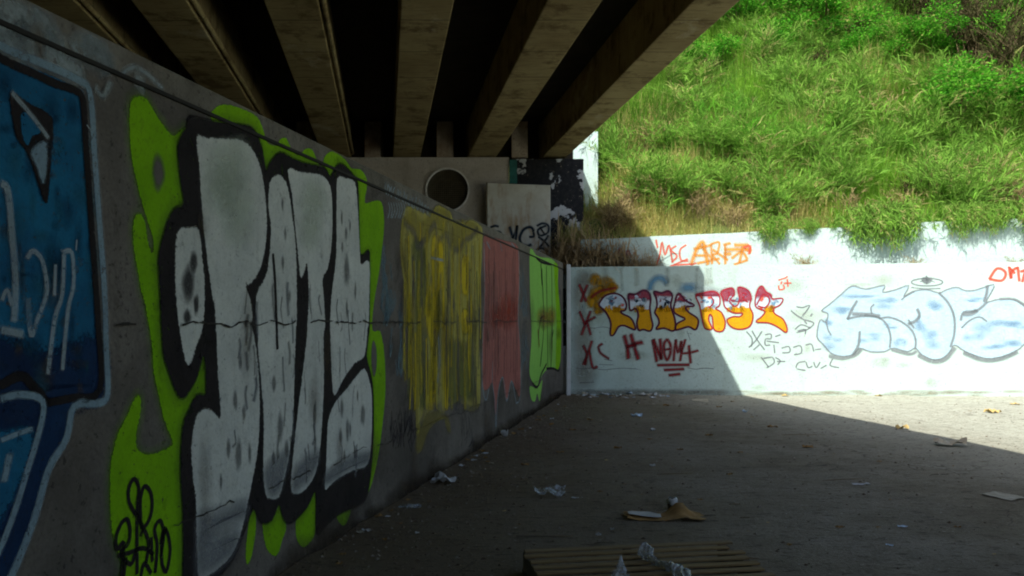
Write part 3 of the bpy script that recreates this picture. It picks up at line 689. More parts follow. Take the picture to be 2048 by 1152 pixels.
RS = paint('scarlet', (.75, .10, .05), (.65, .10, .06), soft=True, wear=.15, density=.85)
GT = paint('grey_tag', (.14, .15, .18), (.22, .23, .26), soft=True, wear=.6, density=.75)
OG = paint('orange_spray', (.80, .33, .03), (.72, .26, .03), soft=True, wear=.25, density=.85)
g = Paint(PL_FAR)
for c, rx, ry in (((1190, 560), 16, 16), ((1212, 568), 22, 18), ((1225, 575), 14, 14), ((1195, 585), 22, 18), ((1185, 602), 16, 20), ((1198, 618), 16, 16), ((1215, 590), 18, 14)): g.blob(OYd, c, rx, ry, 0, .55)
g.stroke(RT, Z7([(240, 365), (300, 320), (380, 300), (430, 290)]), .045, 1, .8)
g.build('graffiti', far, 'mustard yellow sprayed blob behind the first orange letter')
L = [[(300, 420), (320, 380), (350, 350), (400, 335), (450, 340), (490, 370), (510, 420), (500, 462), (468, 470), (480, 490), (540, 520), (570, 570), (577, 612), (540, 600), (490, 580), (450, 590), (420, 640), (400, 658), (385, 640), (390, 560), (360, 490), (325, 450)],
     [(528, 340), (580, 340), (640, 310), (682, 330), (696, 380), (690, 440), (700, 520), (712, 580), (692, 622), (640, 610), (605, 617), (590, 560), (602, 500), (580, 450), (540, 465), (530, 400)],
     [(722, 320), (780, 330), (830, 315), (862, 350), (850, 420), (862, 470), (882, 530), (887, 600), (862, 622), (800, 600), (738, 608), (760, 565), (752, 520), (728, 480), (745, 430), (740, 370)],
     [(878, 420), (910, 333), (960, 385), (1010, 410), (1028, 430), (965, 440), (990, 480), (1050, 520), (1062, 560), (1040, 612), (990, 590), (930, 605), (885, 612), (900, 565), (960, 530), (915, 505), (875, 475)],
     [(1043, 350), (1100, 330), (1180, 318), (1222, 350), (1226, 420), (1195, 450), (1240, 480), (1268, 550), (1257, 612), (1220, 627), (1180, 605), (1170, 520), (1150, 495), (1142, 540), (1168, 605), (1118, 605), (1098, 560), (1080, 470), (1070, 420)],
     [(1238, 320), (1320, 293), (1337, 340), (1302, 390), (1335, 430), (1365, 420), (1378, 370), (1368, 288), (1442, 310), (1467, 370), (1455, 430), (1482, 500), (1462, 580), (1400, 607), (1340, 603), (1298, 575), (1283, 535), (1330, 512), (1380, 512), (1400, 485), (1330, 482), (1268, 440), (1253, 380)],
     [(1498, 390), (1518, 310), (1550, 278), (1580, 320), (1620, 345), (1630, 375), (1710, 373), (1690, 420), (1640, 450), (1650, 490), (1712, 530), (1743, 600), (1732, 632), (1670, 590), (1600, 560), (1505, 552), (1550, 510), (1572, 470), (1508, 440)]]
g = Paint(PL_FAR)
for i, l in enumerate(L):
    c = crom(Z7(l), True, 4); ys_ = 500+(450+8*math.sin(i*2))/3.84
    g.poly(SKW, c, 1, .012, smooth=False)
    lo = clip_h(c, ys_, True)
    if len(lo) > 3: g.poly(OY, lo, 2, .018, smooth=False)
    hi = clip_h(c, 500+(372+22*math.sin(i*2.7))/3.84, False)
    if i != 0 and len(hi) > 3: g.poly(PR, hi, 2, .05, smooth=False)
rr = random.Random(31)
for k_, l in enumerate(L):
    xs_ = [p[0] for p in l if p[1] < 470]; xm, xw = (min(xs_)+max(xs_))/2, (max(xs_)-min(xs_))/2
    for _ in range(13):
        x, y = xm+rr.uniform(-.62, .62)*xw, rr.uniform(350, 440); a = rr.uniform(-.6, 2.2); ln = rr.uniform(14, 34)
        m = rr.choice((PR, SKW, SB, SKW, K if k_ in (1, 2, 3) else RS, BN if k_ < 4 else SKW, SB))
        g.stroke(m, Z7([(x, y), (x+ln*.5*math.cos(a)+rr.uniform(-6, 6), y+ln*.5*math.sin(a)), (x+ln*math.cos(a), min(455, y+ln*math.sin(a)))]), rr.uniform(.025, .06), 3, .7)
    for _ in range(8):
        x = xm+rr.uniform(-.5, .5)*xw; g.stroke(OY, Z7([(x, rr.uniform(425, 450)), (x+rr.uniform(-15, 15), 470)]), rr.uniform(.03, .06), 3, .7)
org = g.build('graffiti', far, 'row of block letters with orange bottoms and plum tops, crossing from shade into sun')
g = Paint(PL_FAR)
RL = paint('red_line', (.34, .02, .035), (.28, .02, .04), wear=.1)
for i, l in enumerate(L):
    c = crom(Z7(l), True, 4); g.stroke(PU if i < 4 else RL, c+[c[0]], .04 if i < 4 else .03, 4, .4, False)
g.stroke(RL, Z7([(1160, 360), (1180, 400), (1150, 440)]), .03, 4); g.stroke(RL, Z7([(1280, 390), (1300, 340), (1290, 320)]), .03, 4)
g.stroke(RL, Z7([(1400, 330), (1430, 340), (1400, 370), (1440, 400)]), .03, 4); g.stroke(RL, Z7([(1510, 420), (1560, 340), (1610, 380), (1580, 440), (1520, 430)]), .03, 4)
g.build('outline', org)
g = Paint(PL_FAR)
for st in ([(148, 268), (175, 330), (200, 395)], [(210, 270), (185, 330), (163, 395)], [(150, 475), (180, 540), (190, 580)], [(235, 470), (200, 560), (165, 650)], [(185, 560), (270, 515)], [(210, 560), (235, 650)], [(180, 735), (205, 800), (195, 880)], [(245, 700), (215, 790), (180, 880)], [(225, 770), (250, 900), (285, 895)], [(295, 740), (310, 790), (375, 835)], [(300, 735), (325, 720)]):
    g.stroke(RT, Z7(st), .05, 1, .8)
g.build('tag', far, 'column of soft dark red X marks beside the corner')
g = Paint(PL_FAR)
for st in ([(495, 660), (515, 740), (525, 830)], [(545, 650), (570, 740), (600, 835)], [(515, 745), (575, 725)], [(570, 722), (630, 708)]): g.stroke(RT, Z7(st), .085, 1, .7)
g.stroke(RT, Z7([(712, 690), (730, 780), (742, 855)]), .07, 1, .7); g.stroke(RT, Z7([(718, 690), (750, 770), (775, 830)]), .07, 1, .7); g.stroke(RT, Z7([(768, 685), (775, 760), (778, 840)]), .07, 1, .7)
g.stroke(RT, Z7([(822, 685), (800, 720), (800, 790), (820, 845), (845, 800), (848, 730), (825, 688)]), .06, 1, .7); g.stroke(RT, Z7([(805, 765), (845, 760)]), .05, 1, .7)
g.stroke(RT, Z7([(872, 850), (880, 760), (890, 690)]), .055, 1, .7); g.stroke(RT, Z7([(890, 690), (905, 790), (930, 705)]), .05, 1, .7); g.stroke(RT, Z7([(930, 700), (932, 780), (922, 850)]), .055, 1, .7)
g.stroke(RT, Z7([(962, 688), (948, 740), (935, 790), (1000, 788), (1060, 772)]), .05, 1, .7); g.stroke(RT, Z7([(990, 735), (996, 800), (1003, 868)]), .06, 1, .7)
for st in ([(750, 885), (870, 882), (990, 882)], [(802, 922), (950, 914)], [(838, 962), (920, 952)]): g.stroke(RT, Z7(st), .06, 1, .6)
g.build('tag', far, 'dark red sprayed H and NOM4 lettering with three underlines')
g = Paint(PL_FAR)
g.stroke(SB, Z7([(690, 300), (705, 250), (750, 215), (795, 225), (820, 250)]), .12, 0, .8)
g.blob(SB, Z7([(985, 290)])[0], 27, 15, 0, .2)
g.blob(paint('ghost_grey', (.40, .47, .49), (.36, .42, .44), soft=True, density=.5), Z7([(1150, 305)])[0], 34, 12, 0, .2)
g.build('smear', far, 'sky blue sprayed arc and haze above the orange letters')
g = Paint(PL_FAR)
for st in ([(170, 715), (205, 760), (200, 810)], [(205, 710), (240, 770), (285, 830)], [(268, 712), (230, 770), (185, 815)], [(290, 735), (325, 730), (325, 760), (292, 762), (290, 800), (320, 800)], [(300, 775), (375, 785)], [(355, 745), (385, 735)], [(215, 830), (250, 800)],
           [(265, 880), (310, 940)], [(280, 885), (335, 880), (345, 915), (300, 945)], [(355, 880), (385, 900), (370, 925)], [(365, 905), (415, 905)], [(395, 820), (440, 810), (445, 845), (400, 850)], [(470, 815), (515, 805), (520, 850), (475, 862)], [(550, 800), (585, 795), (600, 840)], [(610, 830), (645, 825)],
           [(545, 905), (500, 915), (490, 950), (545, 962)], [(550, 910), (565, 945), (590, 935)], [(600, 910), (615, 945), (640, 910)], [(645, 950), (680, 930)], [(490, 555), (530, 560), (575, 548), (520, 625)], [(455, 580), (490, 610), (540, 640)], [(480, 700), (520, 670), (575, 690)], [(545, 640), (600, 660), (560, 700), (490, 720)], [(500, 710), (545, 700), (545, 730)], [(590, 600), (580, 615)], [(540, 645), (555, 665)], [(345, 800), (350, 850)], [(720, 890), (705, 930), (760, 945)]):
    g.stroke(GT, Z8(st), .028, 1, .5)
g.build('tag', far, 'thin grey scribbled names on the sunlit wall between the orange and blue pieces')
g = Paint(PL_FAR)
for st in ([(375, 385), (420, 370), (430, 360)], [(395, 395), (390, 410)], [(375, 420), (380, 445), (410, 440), (405, 415)], [(410, 405), (455, 403)], [(430, 380), (435, 425)]): g.stroke(RS, Z8(st), .03, 1, .6)
g.build('tag', far, 'tiny red G+ mark above the last orange letter')
g = Paint(PL_FAR)
TB = paint('throwup_white', (.43, .575, .65), (.35, .50, .61), wear=.25); TBl = paint('throwup_blue', (.22, .40, .60), (.32, .48, .64), soft=True, wear=.6, density=.5)
GO = paint('grey_outline', (.17, .20, .22), (.24, .27, .29), soft=True, wear=.5, density=.75)
OUT = [(650, 580), (700, 540), (770, 480), (845, 422), (930, 442), (1052, 418), (1040, 462), (1120, 447), (1207, 420), (1175, 490), (1230, 458), (1320, 445), (1400, 467), (1440, 450), (1510, 430), (1570, 452), (1640, 447), (1752, 413), (1725, 480), (1705, 525), (1780, 508), (1870, 508), (1930, 538), (1985, 600), (1995, 680), (1965, 770), (1890, 840), (1770, 882), (1680, 882), (1570, 842), (1500, 800), (1470, 845), (1420, 885), (1360, 893), (1290, 862), (1250, 820), (1200, 842), (1110, 820), (1050, 842), (960, 842), (890, 820), (850, 862), (780, 872), (710, 852), (660, 795), (620, 745), (640, 640), (675, 655), (690, 600)]
g.poly(TB, Z8(OUT), 1, .02, 3)
rr = random.Random(5)
for c, rx, ry in (((760, 560), 60, 40), ((900, 500), 90, 25), ((1080, 530), 80, 30), ((720, 780), 50, 40), ((960, 760), 60, 40), ((1160, 760), 50, 40), ((1350, 520), 60, 50), ((1380, 760), 60, 60), ((1600, 500), 70, 25), ((1640, 720), 80, 50), ((1800, 640), 80, 40), ((1900, 680), 60, 30), ((1880, 780), 60, 30), ((700, 640), 30, 30), ((1280, 650), 30, 60), ((1760, 800), 60, 30), ((1100, 680), 40, 20)):
    for _ in range(3):
        g.blob(TBl, Z8([(c[0]+rr.uniform(-rx, rx)*.8, c[1]+rr.uniform(-ry, ry)*.8)])[0], rx/3.2*rr.uniform(.6, 1.3), ry/3.2*rr.uniform(.4, .9), 2+_, .12, _)
thr = g.build('graffiti', far, 'pale blue bubble-letter throw-up with grey outlines on the sunlit wall')
g = Paint(PL_FAR)
c = Z8(OUT); c = crom(c, True, 3); g.stroke(GO, c+[c[0]], .028, 5, .6, False)
for st, ww in (([(815, 632), (900, 615), (1000, 620), (1060, 660), (1090, 740), (1085, 815)], .04), ([(815, 632), (850, 560), (875, 518)], .05), ([(850, 600), (960, 605), (1020, 615)], .07), ([(970, 600), (965, 560), (985, 540)], .03), ([(1020, 630), (1080, 622), (1160, 650), (1230, 710), (1252, 780), (1245, 825)], .04), ([(893, 715), (885, 800), (850, 858)], .05),
               ([(1205, 665), (1250, 645), (1275, 610), (1262, 570)], .06), ([(1160, 510), (1190, 485), (1240, 458)], .03), ([(1400, 467), (1460, 530), (1497, 620), (1499, 720), (1475, 810)], .045), ([(1540, 640), (1560, 590), (1640, 580), (1705, 528)], .05), ([(1545, 690), (1600, 640), (1660, 620), (1705, 648)], .035), ([(1560, 600), (1600, 600), (1640, 580)], .09),
               ([(680, 650), (690, 700), (710, 735)], .03), ([(1710, 420), (1705, 470), (1690, 520)], .06), ([(700, 870), (780, 885), (860, 865), (900, 830)], .07), ([(1270, 865), (1360, 905), (1440, 890), (1500, 820)], .08), ([(1560, 850), (1680, 895), (1790, 890), (1900, 845)], .08), ([(1100, 830), (1210, 858), (1255, 840)], .06), ([(1205, 640), (1240, 690)], .04), ([(1790, 505), (1880, 505), (1950, 545)], .05)):
    g.stroke(GO, Z8(st), ww, 6, .5)
g.build('outline', thr)
g = Paint(PL_FAR)
g.stroke(GO, Z8([(1325+100*math.cos(a*math.pi/8), 398+24*math.sin(a*math.pi/8)) for a in range(17)]), .03, 1, .5)
g.stroke(GO, Z8([(1225, 432), (1310, 440), (1410, 438)]), .025, 1, .5); g.poly(GO, Z8([(1290, 375), (1320, 365), (1355, 375), (1345, 400), (1320, 408), (1300, 400)]), 1, .02); g.stroke(GO, Z8([(1322, 358), (1325, 410)]), .03, 1, .5)
g.stroke(GO, Z8([(1280, 395), (1325, 385), (1375, 398)]), .02, 1, .5)
g.build('tag', far, 'small grey halo sign drawn above the blue throw-up')
g = Paint(PL_FAR)
for st in ([(1725, 375), (1770, 312), (1815, 322), (1828, 352), (1800, 388), (1725, 378)], [(1848, 288), (1862, 375), (1868, 330), (1905, 300)], [(1848, 288), (1885, 340)], [(1905, 300), (1915, 390)], [(1935, 395), (1960, 320), (1985, 390)], [(1925, 330), (1955, 320)]): g.stroke(RS, Z8(st), .055, 1, .5)
g.build('tag', far, 'bright red letters at the top right end of the visible wall')
g = Paint(PL_FAR); DG = paint('damp_stain', (.30, .29, .24), (.24, .22, .18), soft=True, wear=.3, density=.55)
for c, rx, ry in (((1160, 590), 22, 60), ((1165, 680), 28, 70), ((1168, 750), 32, 50), ((1172, 560), 26, 30)): g.blob(DG, c, rx, ry, 0, .3)
for x in range(1160, 1460, 34): g.blob(DG, (x, 785), 40, 9, 0, .2, x)
rr = random.Random(19)
for i in range(26):
    x = rr.uniform(1180, 2040); y = rr.uniform(545, 776); g.blob(paint('faint_stain', (.44, .50, .40), (.38, .41, .32), soft=True, wear=.6, density=.3), (x, y), rr.uniform(8, 50), rr.uniform(5, 22), 0, .2)
for i in range(30):
    x = rr.uniform(1480, 2040); g.blob(paint('silt_stain', (.42, .38, .26), (.36, .32, .22), soft=True, wear=.6, density=.45), (x, rr.uniform(782, 792)), rr.uniform(15, 50), rr.uniform(3, 7), 0, .2)
for i in range(7):
    x = rr.uniform(1180, 2040); g.stroke(paint('run_stain', (.40, .45, .40), (.36, .40, .34), soft=True, wear=.6, density=.35), [(x, 534), (x+rr.uniform(-2, 2), 560), (x+rr.uniform(-3, 3), rr.uniform(562, 600))], rr.uniform(.05, .10), 0, .9)
g.build('stain', far)
g = Paint(PL_FAR)          # hairline cracks and stains on the white wall
for st in ([(120, 905), (180, 912), (260, 908), (330, 920), (420, 912), (500, 908), (600, 915)], [(980, 905), (1040, 915), (1100, 908), (1180, 912)], [(150, 1020), (260, 1015)], [(180, 580), (250, 600), (330, 590), (390, 605)], [(980, 640), (1010, 645)], [(975, 625), (1000, 690)], [(340, 840), (400, 850)], [(300, 880), (410, 882)]):
    g.stroke(GT, Z7(st), .012, 1, .6)
g.build('crack', far)

up = empty('upper_wall', (6, fy(6, 18), 0), 0, 'low white wall at the foot of the hillside, behind the whitewashed wall', 'wall')
def utop(x):
    return EYE + 1.83 + .045*(x-2) + .03*mnoise.noise(Vector((x*.5, 5, 0))) + .012*mnoise.noise(Vector((x*3, 5, 0)))
farslab(18.0, 1.55, 40, 1.2, utop, .25, M['whitewall'], 'wall_body', up, 140)
g = Paint(PL_UP)
for st in ([(1313, 530), (1320, 508), (1324, 484), (1330, 510), (1338, 490), (1345, 525)], [(1352, 492), (1342, 500), (1354, 512), (1344, 524)], [(1372, 490), (1360, 500), (1362, 520), (1376, 522)], [(1315, 495), (1312, 480)], [(1348, 530), (1385, 528)], [(1382, 530), (1392, 526)], [(1340, 533), (1375, 518)]): g.stroke(RS, st, .035, 1, .7)
g.build('tag', up, 'thin red letters at the shadow edge')
g = Paint(PL_UP)
for st in ([(1385, 525), (1392, 500), (1405, 485), (1412, 505), (1415, 530)], [(1390, 512), (1414, 510)], [(1422, 486), (1424, 528)], [(1422, 488), (1438, 486), (1436, 505), (1424, 508), (1438, 528)], [(1446, 488), (1462, 486)], [(1452, 488), (1450, 528)], [(1448, 508), (1462, 506)], [(1470, 490), (1498, 492)], [(1484, 492), (1480, 525)], [(1465, 515), (1485, 505), (1495, 520)], [(1490, 498), (1500, 505)], [(1388, 500), (1420, 492)], [(1395, 525), (1440, 518)], [(1450, 500), (1500, 497)], [(1400, 490), (1425, 520)], [(1470, 528), (1494, 522)], [(1428, 500), (1456, 520)]): g.stroke(OG, [(x+rr.uniform(-2, 2), y+rr.uniform(-2, 2)) for x, y in st], rr.uniform(.035, .075), 1, .9)
g.stroke(RS, [(1488, 495), (1500, 492), (1498, 508)], .05, 2, .7)
g.build('tag', up, 'soft orange sprayed letters')
g = Paint(PL_UP)
for st in ([(1236, 512), (1240, 496), (1248, 512)], [(1252, 512), (1256, 500), (1262, 514)], [(1268, 505), (1276, 515)]): g.stroke(PR, st, .04, 1, .8)
g.build('tag', up, 'faint plum letters in the shade')
mb = MB(); n = 60           # soil on the ledge between the two walls
X = [1.3+38*i/n for i in range(n+1)]; vs = []
for x in X: vs += [(x, fy(x, 17.62), 2.55), (x, fy(x, 17.98), 2.68)]
mb.add(vs, [(i*2, i*2+2, i*2+3, i*2+1) for i in range(n)], M['soil']); tag(mb.build('ledge_ground'), kind='structure')

# ------------------------------------------------------------------ bridge
GX = lambda x, y: x + G*(y-ABY)                       # keeps a line parallel to the girders
YA, YB = -11.0, 19.9
bridge = empty('bridge', (GX(-6, 5), 5, ZG), 0, 'concrete road bridge overhead carried on parallel brown girders', 'bridge')
def alongy(mb, x0, x1, z0, z1, m, ya=YA, yb=YB):
    mb.prism([(GX(x0, ya), ya), (GX(x1, ya), ya), (GX(x1, yb), yb), (GX(x0, yb), yb)], z0, z1, m)
def px2x(p): return (p-CX)/F*ABY
edges = [(1086, 1134), (936, 993), (786, 841), (645, 701), (509, 566), (394, 451), (264, 322), (134, 192), (4, 62), (-126, -68), (-256, -198), (-386, -328)]
for i, (a, b) in enumerate(edges):
    mb = MB(); x0, x1 = px2x(a), px2x(b)
    mb.prism([(GX(x0, YA), YA), (GX(x1, YA), YA), (GX(x1, ABY+.55), ABY+.55), (GX(x0, ABY+.55), ABY+.55)], ZG, ZS, M['girder'])
    gd = mb.build('girder', bridge, .02)
    if 2 < i < 6:       # a rounded fillet strip / conduit runs along the right lower edge of the inner girders
        mb = MB(); mb.tube([(GX(x1, y)+.05, y, ZG+.06) for y in (YA+.2, 0, 8, ABY-.1)], .045, M['girder'], 6); mb.smooth = True
        mb.build('conduit', gd)
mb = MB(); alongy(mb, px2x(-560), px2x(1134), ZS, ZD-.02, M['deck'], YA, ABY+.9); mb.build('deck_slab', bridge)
mb = MB(); alongy(mb, px2x(1136), px2x(1136)+.12, ZS-.06, ZD, M['girder'], YA, ABY+.9); mb.build('edge_beam', bridge, .01)
for i in range(len(edges)-1):
    mb = MB(); xm = (px2x(edges[i][0])+px2x(edges[i+1][1]))/2
    mb.box(xm-.19, xm+.19, ABY+.12, ABY+.52, ZG-.003, ZS-.003, M['block'])
    mb.build('bearing_block', bridge, .01)
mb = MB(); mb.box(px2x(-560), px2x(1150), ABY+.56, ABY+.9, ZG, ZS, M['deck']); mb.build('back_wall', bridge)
# unseen box on the bridge edge, added to throw the square shoulder of the shadow
tt = 6.5-1.37; cx_, cy_ = 4.12-tt*SX, 17.3-tt*SY
caster = empty('shadow_caster_box', (cx_-.3, cy_, ZD), math.atan(-G), 'unseen grey box on the edge of the bridge deck, added to cast the stepped shadow', 'shadow caster')
mb = MB(); mb.box(-.45, .28, -.2, .2, 0, 1.2, M['steel']); mb.build('caster_body', caster, .015, local=True)
mb = MB(); mb.box(-.40, .23, -.225, -.203, .08, 1.12, M['steel']); mb.build('caster_front', caster, .006, local=True)

ab = empty('abutment', (-2, ABY, 0), 0, 'tan concrete bridge abutment with a round barred drain opening', 'abutment')
xr0 = px2x(1018); xr1 = px2x(1167)
cc = Vector((px2x(895), ABY, EYE+(641-380)*ABY/F)); RAD = 43*ABY/F
mb = MB(); n = 48        # front face with a round hole: ring of quads to a square frame, then the rest
x0, x1, z0, z1 = -14.0, xr0, 1.0, ZG-.02
sq = 0.62; ring = []; frame = []
for k in range(n):
    a = 2*math.pi*k/n; d = Vector((math.cos(a), 0, math.sin(a))); ring.append(cc+d*RAD)
    frame.append(cc+d*(sq/max(abs(d.x), abs(d.z))))
mb.add(ring+frame, [(k, n+k, n+(k+1) % n, (k+1) % n)[::-1] for k in range(n)], M['abutment'])
q = lambda xa, xb, za, zb: mb.add([(xa, ABY, za), (xb, ABY, za), (xb, ABY, zb), (xa, ABY, zb)], [(0, 1, 2, 3)], M['abutment'])
q(x0, cc.x-sq, z0, z1); q(cc.x+sq, x1, z0, z1); q(cc.x-sq, cc.x+sq, z0, cc.z-sq); q(cc.x-sq, cc.x+sq, cc.z+sq, z1)
mb.add([(x0, ABY, z1), (x1, ABY, z1), (x1, ABY+1.2, z1), (x0, ABY+1.2, z1)], [(0, 1, 2, 3)], M['abutment'])
mb.build('wall_body', ab)
mb = MB(); back = [p+Vector((0, 1.5, 0)) for p in ring]
mb.add(ring+back, [(k, (k+1) % n, n+(k+1) % n, n+k) for k in range(n)]+[tuple(range(n, 2*n))], M['pipe_in']); pipe = mb.build('drain_pipe', ab)
mb = MB(); prof = [(RAD-.02, -.05), (RAD+.015, -.05), (RAD+.015, .0), (RAD-.02, .04)]
vs = []
for k in range(n):
    a = 2*math.pi*k/n; vs += [cc+Vector((math.cos(a)*r, dy, math.sin(a)*r)) for r, dy in prof]
mb.add(vs, [(k*4+j, ((k+1) % n)*4+j, ((k+1) % n)*4+(j+1) % 4, k*4+(j+1) % 4) for k in range(n) for j in range(4)], M['rim']); mb.build('rim', pipe)
mb = MB()
for i in range(-10, 11):
    o_ = i*RAD/10.5; hl = math.sqrt(max(0, RAD**2-o_**2))-.005
    if hl < .05: continue
    mb.box(cc.x-hl, cc.x+hl, ABY+.045, ABY+.053, cc.z+o_-.004, cc.z+o_+.004, M['grille'])
    mb.box(cc.x+o_-.004, cc.x+o_+.004, ABY+.054, ABY+.062, cc.z-hl, cc.z+hl, M['grille'])
mb.build('grille', pipe)
mb = MB(); mb.box(xr0+.003, xr1, ABY-.03, ABY+1.4, 1.0, ZG-.06, M['peel']); ep = mb.build('end_pier', ab, .008); ep['label'] = 'end pier with peeling black paint and white patches'
mb = MB(); mb.box(xr0+.01, xr0+.19, ABY-.036, ABY-.033, ZG-.75, ZG-.09, M['teal']); mb.build('paint_patch', ep)
# sunlit wing wall
wg = MB(); Yw = 20.4; wg.box((1140-CX)/F*Yw, (1196-CX)/F*Yw, Yw, Yw+.6, 1.5, 6.42, M['whitewall']); wo = wg.build('wing_wall', None, .01)
tag(wo, 'tall narrow white wing wall in full sun behind the abutment pier', 'wall')
# the opposite abutment closes the span behind the viewer
mb = MB(); mb.box(-14, 6, -12.0, YA-.02, 0, ZS-.01, M['abutment']); oa = mb.build('abutment', None, .02); tag(oa, 'plain concrete abutment closing the near end of the bridge, behind the viewer', 'abutment')

# white panel leaning on the abutment
pn = empty('metal_panel', ((1037-CX)/F*18.5, 18.5, 2.9), 0, 'rust-stained white metal panel with dark blue tag against the abutment', 'panel')
mb = MB(); xa_, xb_ = (975-CX)/F*18.5, (1101-CX)/F*18.5; za_, zb_ = 2.6, EYE+(641-366)*18.5/F
mb.prism([(xa_, 18.5), (xb_, 18.5), (xb_, 18.56), (xa_, 18.56)], za_, [zb_, zb_-.05, zb_-.05, zb_], M['panel']); mb.build('sheet', pn, .008)
mb = MB(); mb.box(xa_-.03, xa_-.002, 18.47, 18.6, za_, zb_+.01, M['grille']); mb.build('edge_strip', pn)
g = Paint(Plane((0, 18.5, 0), (0, -1, 0))); NB = paint('navy_tag', (.018, .04, .07), (.03, .06, .09), soft=True, wear=.2)
for st, ww in (([(1085, 700), (1115, 690), (1140, 695)], .05), ([(1110, 730), (1150, 735), (1165, 755)], .05), ([(1222, 700), (1240, 760), (1250, 800)], .06), ([(1240, 780), (1262, 740), (1275, 690)], .05), ([(1275, 690), (1270, 760), (1262, 800)], .05), ([(1395, 725), (1372, 700), (1325, 715), (1295, 770), (1305, 815), (1345, 835), (1375, 825)], .06), ([(1365, 770), (1395, 765), (1390, 725)], .05),
               ([(1420, 690), (1460, 672), (1500, 690), (1495, 740), (1440, 760), (1425, 720), (1480, 690)], .05), ([(1430, 770), (1470, 800), (1505, 840)], .05), ([(1500, 760), (1460, 820), (1415, 865), (1450, 850), (1500, 875)], .05), ([(1440, 700), (1475, 755)], .04)):
    g.stroke(NB, Z5(st), ww, 1, .6)
g.build('tag', pn, 'dark blue sprayed letters')

# earth slope beneath the span, unseen, added to block light from the left
mb = MB(); pr = [(-.47, 2.35), (-3, 3.0), (-7, 4.6), (-9.5, 5.2), (-30, 5.2)]
vs = []; YY = [-9, -2, 4, 10, 18.7]
for y in YY: vs += [(wx(y)+a, y, z) for a, z in pr]
mb.add(vs, [(j*5+i+1, j*5+i, (j+1)*5+i, (j+1)*5+i+1)[::-1] for j in range(4) for i in range(4)], M['soil'])
tag(mb.build('blocking_embankment'), kind='structure')

# ------------------------------------------------------------------ hillside
def hz(x, y):
    t_ = y-18.2
    base = utop(min(max(x, 2), 20)) - .12 + .92*t_ - .006*t_*t_
    b = 1.3*mnoise.noise(Vector((x*.28, y*.28, 1.3))) + .75*mnoise.noise(Vector((x*.8, y*.8, 5)))+.12*mnoise.noise(Vector((x*2.5, y*2.5, 9)))
    z = base + b*min(1, t_/2.0)
    # a darker gully cuts the slope high on the right
    z -= 2.4*math.exp(-((x-14.0)/1.2)**2-((y-26.5)/1.6)**2)
    if x < 2.2: z = z if x > 1.7 else min(z, 6.3)
    return z
xs = axis([(-40, 0, 5), (0, 18, .3), (18, 45, 3)]); ys = axis([(18.2, 34, .3), (34, 60, 4)])
mb = MB(); nx = len(xs)
vs = [(x, y+(FD*(x-1.2) if y < 18.3 else 0) + (0 if x > 1.7 else 3.0*max(0, 1-(y-18.2)/6)), hz(x, y)) for y in ys for x in xs]
mb.add(vs, [(j*nx+i, j*nx+i+1, (j+1)*nx+i+1, (j+1)*nx+i) for j in range(len(ys)-1) for i in range(nx-1)], M['turf']); mb.smooth = True
tag(mb.build('hillside'), kind='structure')
def hillhit(px, py):
    d = Vector(((px-CX)/F, 1, (HY-py)/F)); y = 18.25
    while y < 45:
        p = Vector((0, 0, EYE))+d*y
        if p.z < hz(p.x, y): return p
        y += .08
    return p

# grass: one mass nobody could count
rg = random.Random(21)
def dryness(x, y):
    t_ = y-18.2
    d = max(0, 1-t_/2.8)*max(0, 1-(x-2)/7)*2.2 + 1.1*max(0, mnoise.noise(Vector((x*.45, y*.45, 20))))+.06 + .25*max(0, 1-t_/1.2)
    return d
mb = MB()
def blade(p, L, wd, az, lean, droop, mat, tint, dry):
    d = Vector((math.cos(az), math.sin(az), 0)); s_ = Vector((-d.y, d.x, 0))*wd/2
    p1 = p + Vector((0, 0, L*.55)) + d*lean*L*.4; p2 = p + Vector((0, 0, L*(1-droop))) + d*L*(lean+droop*.6)
    mb.add([p-s_, p+s_, p1+s_*.8, p1-s_*.8, p2], [(0, 1, 2, 3), (3, 2, 4)], mat, tint=tint, dry=dry)
def arch(p, L, wd, az, lean, droop, mat, tint, dry):
    d = Vector((math.cos(az), math.sin(az), 0)); s_ = Vector((-d.y, d.x, 0))*wd/2; vs = []
    for u, k in ((0, 1), (.4, .9), (.75, .6)):
        c = p + Vector((0, 0, L*(u-droop*.55*u*u*u))) + d*L*(lean*u*.6+droop*.5*u*u); vs += [c-s_*k, c+s_*k]
    vs.append(p + Vector((0, 0, L*(1-droop*.75))) + d*L*(lean*.6+droop*.62))
    mb.add(vs, [(0, 1, 3, 2), (2, 3, 5, 4), (4, 5, 6)], mat, tint=tint, dry=dry)
N = 0
def patch(x, y):
    return mnoise.noise(Vector((x*.5, y*.5, 50))) + .6*mnoise.noise(Vector((x*1.3, y*1.3, 60)))
